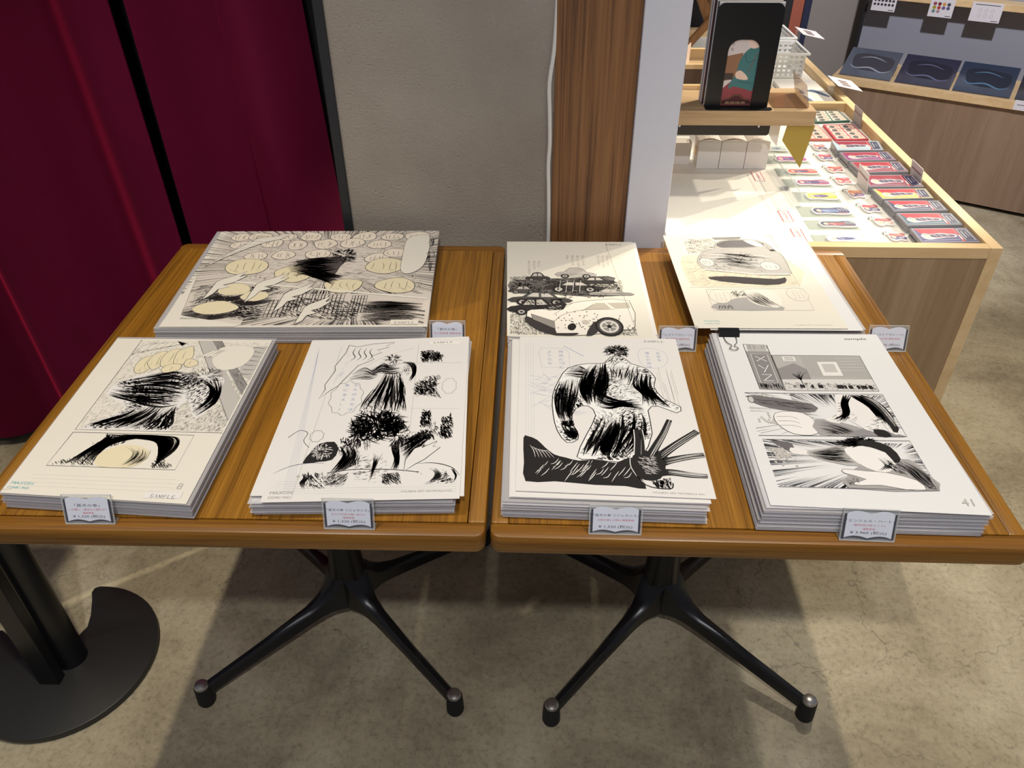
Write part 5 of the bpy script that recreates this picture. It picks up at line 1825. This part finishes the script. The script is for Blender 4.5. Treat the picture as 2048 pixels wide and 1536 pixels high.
k.hatch([(.018, .80), (.30, .78), (.30, .99), (.018, .99)], 1.2, 900, .02, .5)
k.hatch([(.70, .88), (.89, .86), (.89, .98), (.66, .98)], 1.2, 500, .02, .5)
k.hatch([(.02, .42), (.16, .40), (.20, .48), (.02, .49)], .6, 220, .02, .7)
k.hatch([(.66, .50), (.86, .44), (.86, .56), (.66, .56)], .6, 260, .02, .6)
k.up()
k.poly([(.02, .47), (.20, .44), (.40, .43), (.76, .40), (.80, .45), (.60, .50), (.80, .56), (.86, .60), (.60, .62), (.30, .60), (.10, .60), (.02, .56)], cm(120, 116, 112), 2)
k.up()
k.hatch([(.02, .47), (.20, .44), (.40, .43), (.76, .40), (.80, .56), (.60, .62), (.02, .58)], .1, 620, .05, 1.0)
k.engrave([(.02, .45), (.80, .40), (.86, .62), (.02, .66)], 1500, 26, 1.4, None, .3)
k.up()
car(k, .23, .47, .17, .10, cm(70, 66, 66))
car(k, .52, .43, .28, .115, cm(196, 190, 184), True)
car(k, .66, .50, .26, .085, cm(60, 58, 58), False, False)
car(k, .50, .57, .40, .105, cm(56, 54, 54), True)
car(k, .76, .62, .30, .08, cm(170, 166, 160), True, False)
car(k, .12, .60, .20, .08, cm(90, 86, 84))
car(k, .24, .71, .42, .13, cm(78, 76, 76), True)
car(k, .205, .815, .37, .17, cm(44, 42, 44), False)
k.engrave([(.03, .66), (.40, .64), (.40, .80), (.03, .80)], 420, 26, 1.0, None, .1)
k.engrave([(.02, .48), (.80, .44), (.86, .62), (.30, .62), (.02, .60)], 500, 30, 1.0)
for j in range(4):
    k.line([(.40 + .05 * j, .46), (.38 + .05 * j, .58)], .8, m=cm(230, 226, 220))
k.up()
# large pale hatchback in front, three-quarter rear
body = [(.14, .80), (.17, .76), (.33, .745), (.47, .69), (.62, .66), (.88, .66), (.885, .90), (.80, .93), (.62, .97), (.50, .985), (.34, .99), (.22, .95), (.15, .88)]
k.poly(body, cm(246, 240, 228), 2)
k.up()
k.outline(body, .9, None, 2)
k.poly([(.22, .745), (.40, .68), (.43, .70), (.40, .755), (.30, .765)], ink)
k.poly([(.545, .755), (.64, .685), (.70, .685), (.74, .74)], cm(204, 196, 180))
k.poly([(.72, .685), (.87, .675), (.88, .73), (.77, .74)], cm(204, 196, 180))
k.poly([(.13, .83), (.16, .83), (.33, .93), (.34, .97), (.48, .965), (.47, .985), (.33, .99), (.20, .94), (.13, .87)], cm(60, 56, 56), 2)
k.poly([(.17, .80), (.33, .865), (.335, .935), (.18, .85)], cm(150, 144, 138))
k.up()
k.outline([(.17, .80), (.33, .865), (.335, .935), (.18, .85)], .7)
k.line([(.33, .865), (.40, .80), (.545, .755), (.76, .745)], .8, m=ink, sm=3)
k.line([(.62, .70), (.53, .765)], .7)
k.line([(.47, .69), (.33, .80)], .6)
k.hatch([(.24, .75), (.40, .70), (.39, .755), (.30, .765)], .3, 60, .02, .8, paper)
for j in range(70):
    a, b = k.r.uniform(.34, .88), k.r.uniform(.77, .94)
    k.poly([(a, b), (a + .006, b - .003), (a + .01, b + .004), (a + .003, b + .006)], ink)
k.poly([(.425, .90), (.46, .88), (.48, .91), (.455, .945), (.42, .935)], ink, 2)
k.poly([(.52, .86), (.56, .85), (.575, .88), (.54, .89)], cm(206, 198, 186), 2)
k.poly([(.54, .99), (.58, .90), (.62, .86), (.62, .96)], cm(60, 56, 56), 2)
k.up()
for r_, m_ in ((.098, ink), (.082, cm(80, 76, 76)), (.066, cm(226, 222, 214)), (.05, cm(150, 146, 140)), (.018, ink)):
    k.poly([(.707 + r_ * math.cos(x * pi / 10), .905 + r_ * .86 * math.sin(x * pi / 10)) for x in range(20)], m_)
    k.up()
for j in range(5):
    a = 2 * pi * j / 5 + .3
    k.line([(.707 + .015 * math.cos(a), .905 + .015 * math.sin(a)), (.707 + .06 * math.cos(a), .905 + .052 * math.sin(a))], 2.2, m=cm(232, 228, 220))
k.line([(.785, .03), (.89, .98)], .4, m=grey_ink)
k.line([(.87, .03), (.89, .98)], .0001)
for u, n_ in ((.16, 7), (.20, 4), (.235, 3), (.46, 2), (.50, 5), (.54, 7), (.58, 5), (.70, 5), (.735, 6), (.77, 5)):
    for j in range(n_):
        k.text('のさいえなかれ'[j % 7], u, .19 + .024 * j + (.07 if u < .3 else 0), 4.0, pencil)
k.serif('SAMPLE', .783, .046, 4.2, 29, cm(120, 114, 106))
k.build('printed_page', PF)

# --- grey sports car page
k = Ink(QG, .752, seed=17)
k.poly([(.07, .30), (.20, .24), (.88, .30), (.86, .58), (.30, .60), (.12, .60), (.06, .5)], cm(232, 222, 198), 2)
k.up()
k.hatch([(.05, .30), (.86, .30), (.85, .59), (.06, .60)], 2.6, 700, .05, .35, cm(140, 132, 120))
k.hatch([(.14, .05), (.40, .04), (.38, .20), (.14, .24)], .1, 260, .04, .5, grey_ink, .1)
k.hatch([(.14, .05), (.40, .04), (.38, .20), (.14, .24)], 1.57, 160, .03, .5, grey_ink, .1)
k.poly([(.38, .03), (.62, .02), (.60, .05), (.40, .06)], cm(150, 146, 142))
k.up()
k.poly([(.22, .50), (.40, .49), (.70, .52), (.78, .50), (.76, .56), (.62, .585), (.30, .545)], cm(70, 64, 66), 2)
k.up()
cb = [(.20, .29), (.26, .21), (.36, .17), (.40, .09), (.52, .055), (.72, .065), (.80, .12), (.82, .19), (.86, .26), (.85, .42), (.82, .475), (.60, .47), (.40, .44), (.24, .42), (.19, .36)]
k.poly(cb, cm(192, 188, 182), 2)
k.up()
k.outline(cb, .6, None, 2)
k.poly([(.41, .10), (.52, .065), (.71, .075), (.76, .14), (.42, .155)], cm(120, 116, 118), 2)
k.poly([(.62, .07), (.71, .075), (.76, .14), (.70, .145)], cm(236, 232, 224), 2)
k.up()
k.folds([(.30, .22), (.44, .22), (.58, .24), (.80, .26)], [(.26, .36), (.40, .36), (.56, .40), (.70, .42)], 22, 2.2, paper)
k.folds([(.30, .22), (.44, .22), (.58, .24), (.80, .26)], [(.26, .36), (.40, .36), (.56, .40), (.70, .42)], 16, 1.6, cm(130, 126, 124))
k.engrave(cb, 900, 18, .7, cm(96, 92, 92), .0)
k.line([(.50, .34), (.58, .24)], 1.6, m=paper)
k.line([(.22, .41), (.40, .435), (.60, .465), (.83, .465)], 2.4, m=paper, sm=4)
k.line([(.22, .425), (.40, .45), (.60, .478), (.83, .48)], .7, m=ink, sm=4)
k.stone(.26, .33, .05, .05, cm(222, 218, 212), .6, 3)
k.stone(.72, .38, .07, .05, cm(222, 218, 212), .6, 3)
k.line([(.42, .155), (.60, .16), (.76, .14)], .6, m=ink, sm=3)
k.poly([(.78, .185), (.82, .18), (.83, .20), (.79, .205)], ink)
k.up()
k.line([(.857, .006), (.848, .60), (.06, .61)], .5, m=grey_ink)
p2 = [(.17, .631), (.863, .617), (.847, .836), (.167, .837)]
k.poly([(.30, .74), (.42, .71), (.60, .78), (.64, .835), (.20, .835), (.18, .78)], cm(180, 176, 172), 2)
k.poly([(.45, .64), (.60, .632), (.66, .70), (.64, .80), (.52, .80), (.44, .74)], cm(246, 240, 228), 3)
k.up()
k.folds([(.42, .66), (.44, .72), (.48, .77), (.56, .82)], [(.50, .64), (.56, .70), (.60, .76), (.66, .82)], 18, .9)
k.hatch([(.32, .64), (.44, .64), (.44, .70), (.34, .72)], 2.2, 90, .04, .6)
k.hatch([(.20, .79), (.30, .78), (.32, .835), (.20, .835)], 1.8, 70, .04, .6)
for u, v, r_ in ((.25, .70, .075), (.80, .68, .075)):
    k.poly([(u + r_ * math.cos(x * pi / 8), v + r_ * .9 * math.sin(x * pi / 8)) for x in range(16)], paper_cream)
    k.up()
    k.outline([(u + r_ * math.cos(x * pi / 8), v + r_ * .9 * math.sin(x * pi / 8)) for x in range(16)], .35, grey_ink)
    for j in range(3):
        for i_ in range(4):
            k.text('のいさなかえ'[(i_ + j) % 6], u + .025 - .03 * j, v - .025 + .022 * i_, 3.4, pencil)
k.outline(p2, .5, grey_ink)
maxon(k, .075, .945, 22)
k.text('HOLBEIN ART MATERIALS INC.', .66, .975, 2.2, light_ink, wmm=56)
k.serif('SAMPLE', .795, .022, 4.0, 28, light_ink)
k.build('printed_page', PG)

# binder clip on the XYZ pile
bc = thing('binder_clip', (.327, .370, .756), 'black binder clip with silver wire handle on the XYZ page', 'clip')
MB().frame_prism([(0, 0), (.004, .0075), (.013, .0075), (.016, 0.0002), (.013, -.011), (.0125, -.011), (.0135, 0)], (.3130, .3555, .7545), (0, 1, 0), (0, 0, 1), (1, 0, 0), 0, .029).build('body', black_steel, bc)
hp = [(.3190, .3560, .7555), (.3205, .340, .7562), (.3262, .331, .7564), (.3215, .324, .7566), (.3275, .3195, .7566), (.3340, .324, .7566), (.3295, .331, .7564), (.3350, .340, .7562), (.3365, .3560, .7555)]
MB().tube(smooth_pts(hp, 5), .0006, 8).build('wire_handle', chrome, bc, smooth=True)


# ------------------------------------------------------------------ price cards on acrylic stands
def price_stand(x0, x1, y, tilt, h, lines, label, rz=0.0, foot=1):
    w = x1 - x0
    t = thing('price_stand', ((x0 + x1) / 2, y, .7202), label, 'price card', 'book-shaped price cards on the tables')
    ax = Vector((math.cos(rz), math.sin(rz), 0))
    bx2 = Vector((-math.sin(rz), math.cos(rz), 0))
    T_ = math.radians(tilt)
    ay = bx2 * math.sin(T_) + Vector((0, 0, math.cos(T_)))
    az = ax.cross(ay).normalized()
    o_ = Vector(((x0 + x1) / 2, y, .7206)) - ax * (w / 2)
    MB().frame_prism([(0, 0), (w, 0), (w, h), (0, h)], o_, ax, ay, az, -.0018, -.0004).build('acrylic_face', acrylic, t)
    e = MB()
    for pl in ([(0, h - .0007), (w, h - .0007), (w, h), (0, h)], [(0, 0), (.0006, 0), (.0006, h), (0, h)], [(w - .0006, 0), (w, 0), (w, h), (w - .0006, h)], [(0, 0), (w, 0), (w, .0008), (0, .0008)]):
        e.frame_prism(pl, o_, ax, ay, az, -.0020, -.0002)
    e.build('acrylic_edge', acrylic_edge, t)
    MB().frame_prism([(0, 0), (w, 0), (w, .010), (0, .010)], o_ + bx2 * .0005, ax, bx2, (0, 0, 1), -.0003, .0009).build('acrylic_foot', acrylic, t)
    # printed book shape: dark cover, page block, page
    W_, H_ = w - .004, h - .0025

    def arc(yb, amp, n_=10):
        return [(i_ / n_ * .5, yb + amp * math.sin(pi * min(1, (i_ / n_) * .92 + .08))) for i_ in range(n_ + 1)]

    def book(top, bot, xl, ampt, ampb):
        L = [(xl + (.5 - xl) * (i_ / 8), top + ampt * math.sin(pi * (i_ / 8) ** .8) * (1 if i_ < 8 else 1)) for i_ in range(9)]
        up_ = L + [(1 - x, y_) for x, y_ in L[::-1][1:]]
        Lb = [(xl + (.5 - xl) * (i_ / 8), bot + ampb * math.sin(pi * (i_ / 8) ** .9)) for i_ in range(9)]
        dn = Lb + [(1 - x, y_) for x, y_ in Lb[::-1][1:]]
        return up_ + dn[::-1]
    k = Ink([(.002, h - .001), (w - .002, h - .001), (w - .002, .0015), (.002, .0015)], frame=(o_ - az * .0002, ax, ay, az), seed=9)
    k.poly(book(.14, .98, 0.0, -.09, -.07), card_dark)
    k.up()
    k.poly(book(.12, .955, .035, -.085, -.075), card_grey)
    k.up()
    k.poly(book(.115, .93, .045, -.085, -.075), card_page)
    k.up()
    k.line([(x, y_ - .012) for x, y_ in book(.12, .955, .035, -.085, -.075)[17:]], .25, m=card_dark)
    vpos = [.40, .54, .66, .82] if len(lines) == 4 else [.38, .54, .82]
    for (s_, m_, ww, hh), v in zip(lines, vpos):
        mmw = ww * w * 1000
        k.text(s_, .5 - ww * .5 * w / (w - .004), v, hh, m_, wmm=mmw)
    k.build('printed_card', t)


tx = cm(26, 26, 36)
P132 = ('¥ 1,320 (税込)', tx, .64, 4.4)
P3 = ('複製原画', red_print, .22, 2.4)
price_stand(-.4725, -.4165, .0072, 19, .0362, [('「蒼天の拳」', tx, .50, 3.6), ('この闘い…是非など問わず!!', red_print, .76, 2.6), P3, P132], 'book-shaped price card reading 1,320 yen in front of the two-panel page pile', .02)
price_stand(-.1810, -.1240, .0072, 17, .0380, [('「蒼天の拳 リジェネシス」', tx, .82, 3.1), ('北斗の文句は俺に言え!!!', red_print, .66, 2.4), P3, P132], 'book-shaped price card reading 1,320 yen in front of the jagged bolt page pile')
price_stand(.1125, .1705, .0072, 19, .0360, [('「蒼天の拳 リジェネシス」', tx, .84, 3.1), ('お前を選んだ神は 複製原画', red_print, .68, 2.4), P132], 'book-shaped price card reading 1,320 yen before the page inked black along its foot')
price_stand(.3850, .4440, .0050, 18, .0388, [('「エンジェル・ハート」', tx, .86, 3.4), ('最終話(5枚セット)', red_print, .56, 2.6), P3, ('¥ 3,960 (税込)', tx, .66, 4.6)], 'book-shaped price card reading 3,960 yen in front of the clipped pile', -.03)
price_stand(-.1050, -.0520, .3735, 18, .0385, [('「蒼天の拳」', tx, .52, 3.4), ('北斗百裂拳 複製原画', red_print, .76, 2.6), ('¥ 2,640 (税込)', tx, .66, 4.2)], 'book-shaped price card reading 2,640 yen beside the wide landscape pile')
price_stand(.2305, .2865, .3665, 18, .0385, [('「レストアガレージ」', tx, .76, 3.2), ('第1話扉絵 複製原画', red_print, .60, 2.4), P132], 'book-shaped price card reading 1,320 yen beside the scrapyard pile')
price_stand(.5350, .5920, .3735, 18, .0395, [('「レストアガレージ」', tx, .76, 3.2), ('職人の誇 複製原画', red_print, .60, 2.4), P132], 'book-shaped price card reading 1,320 yen at the table edge beside the sports car pile')
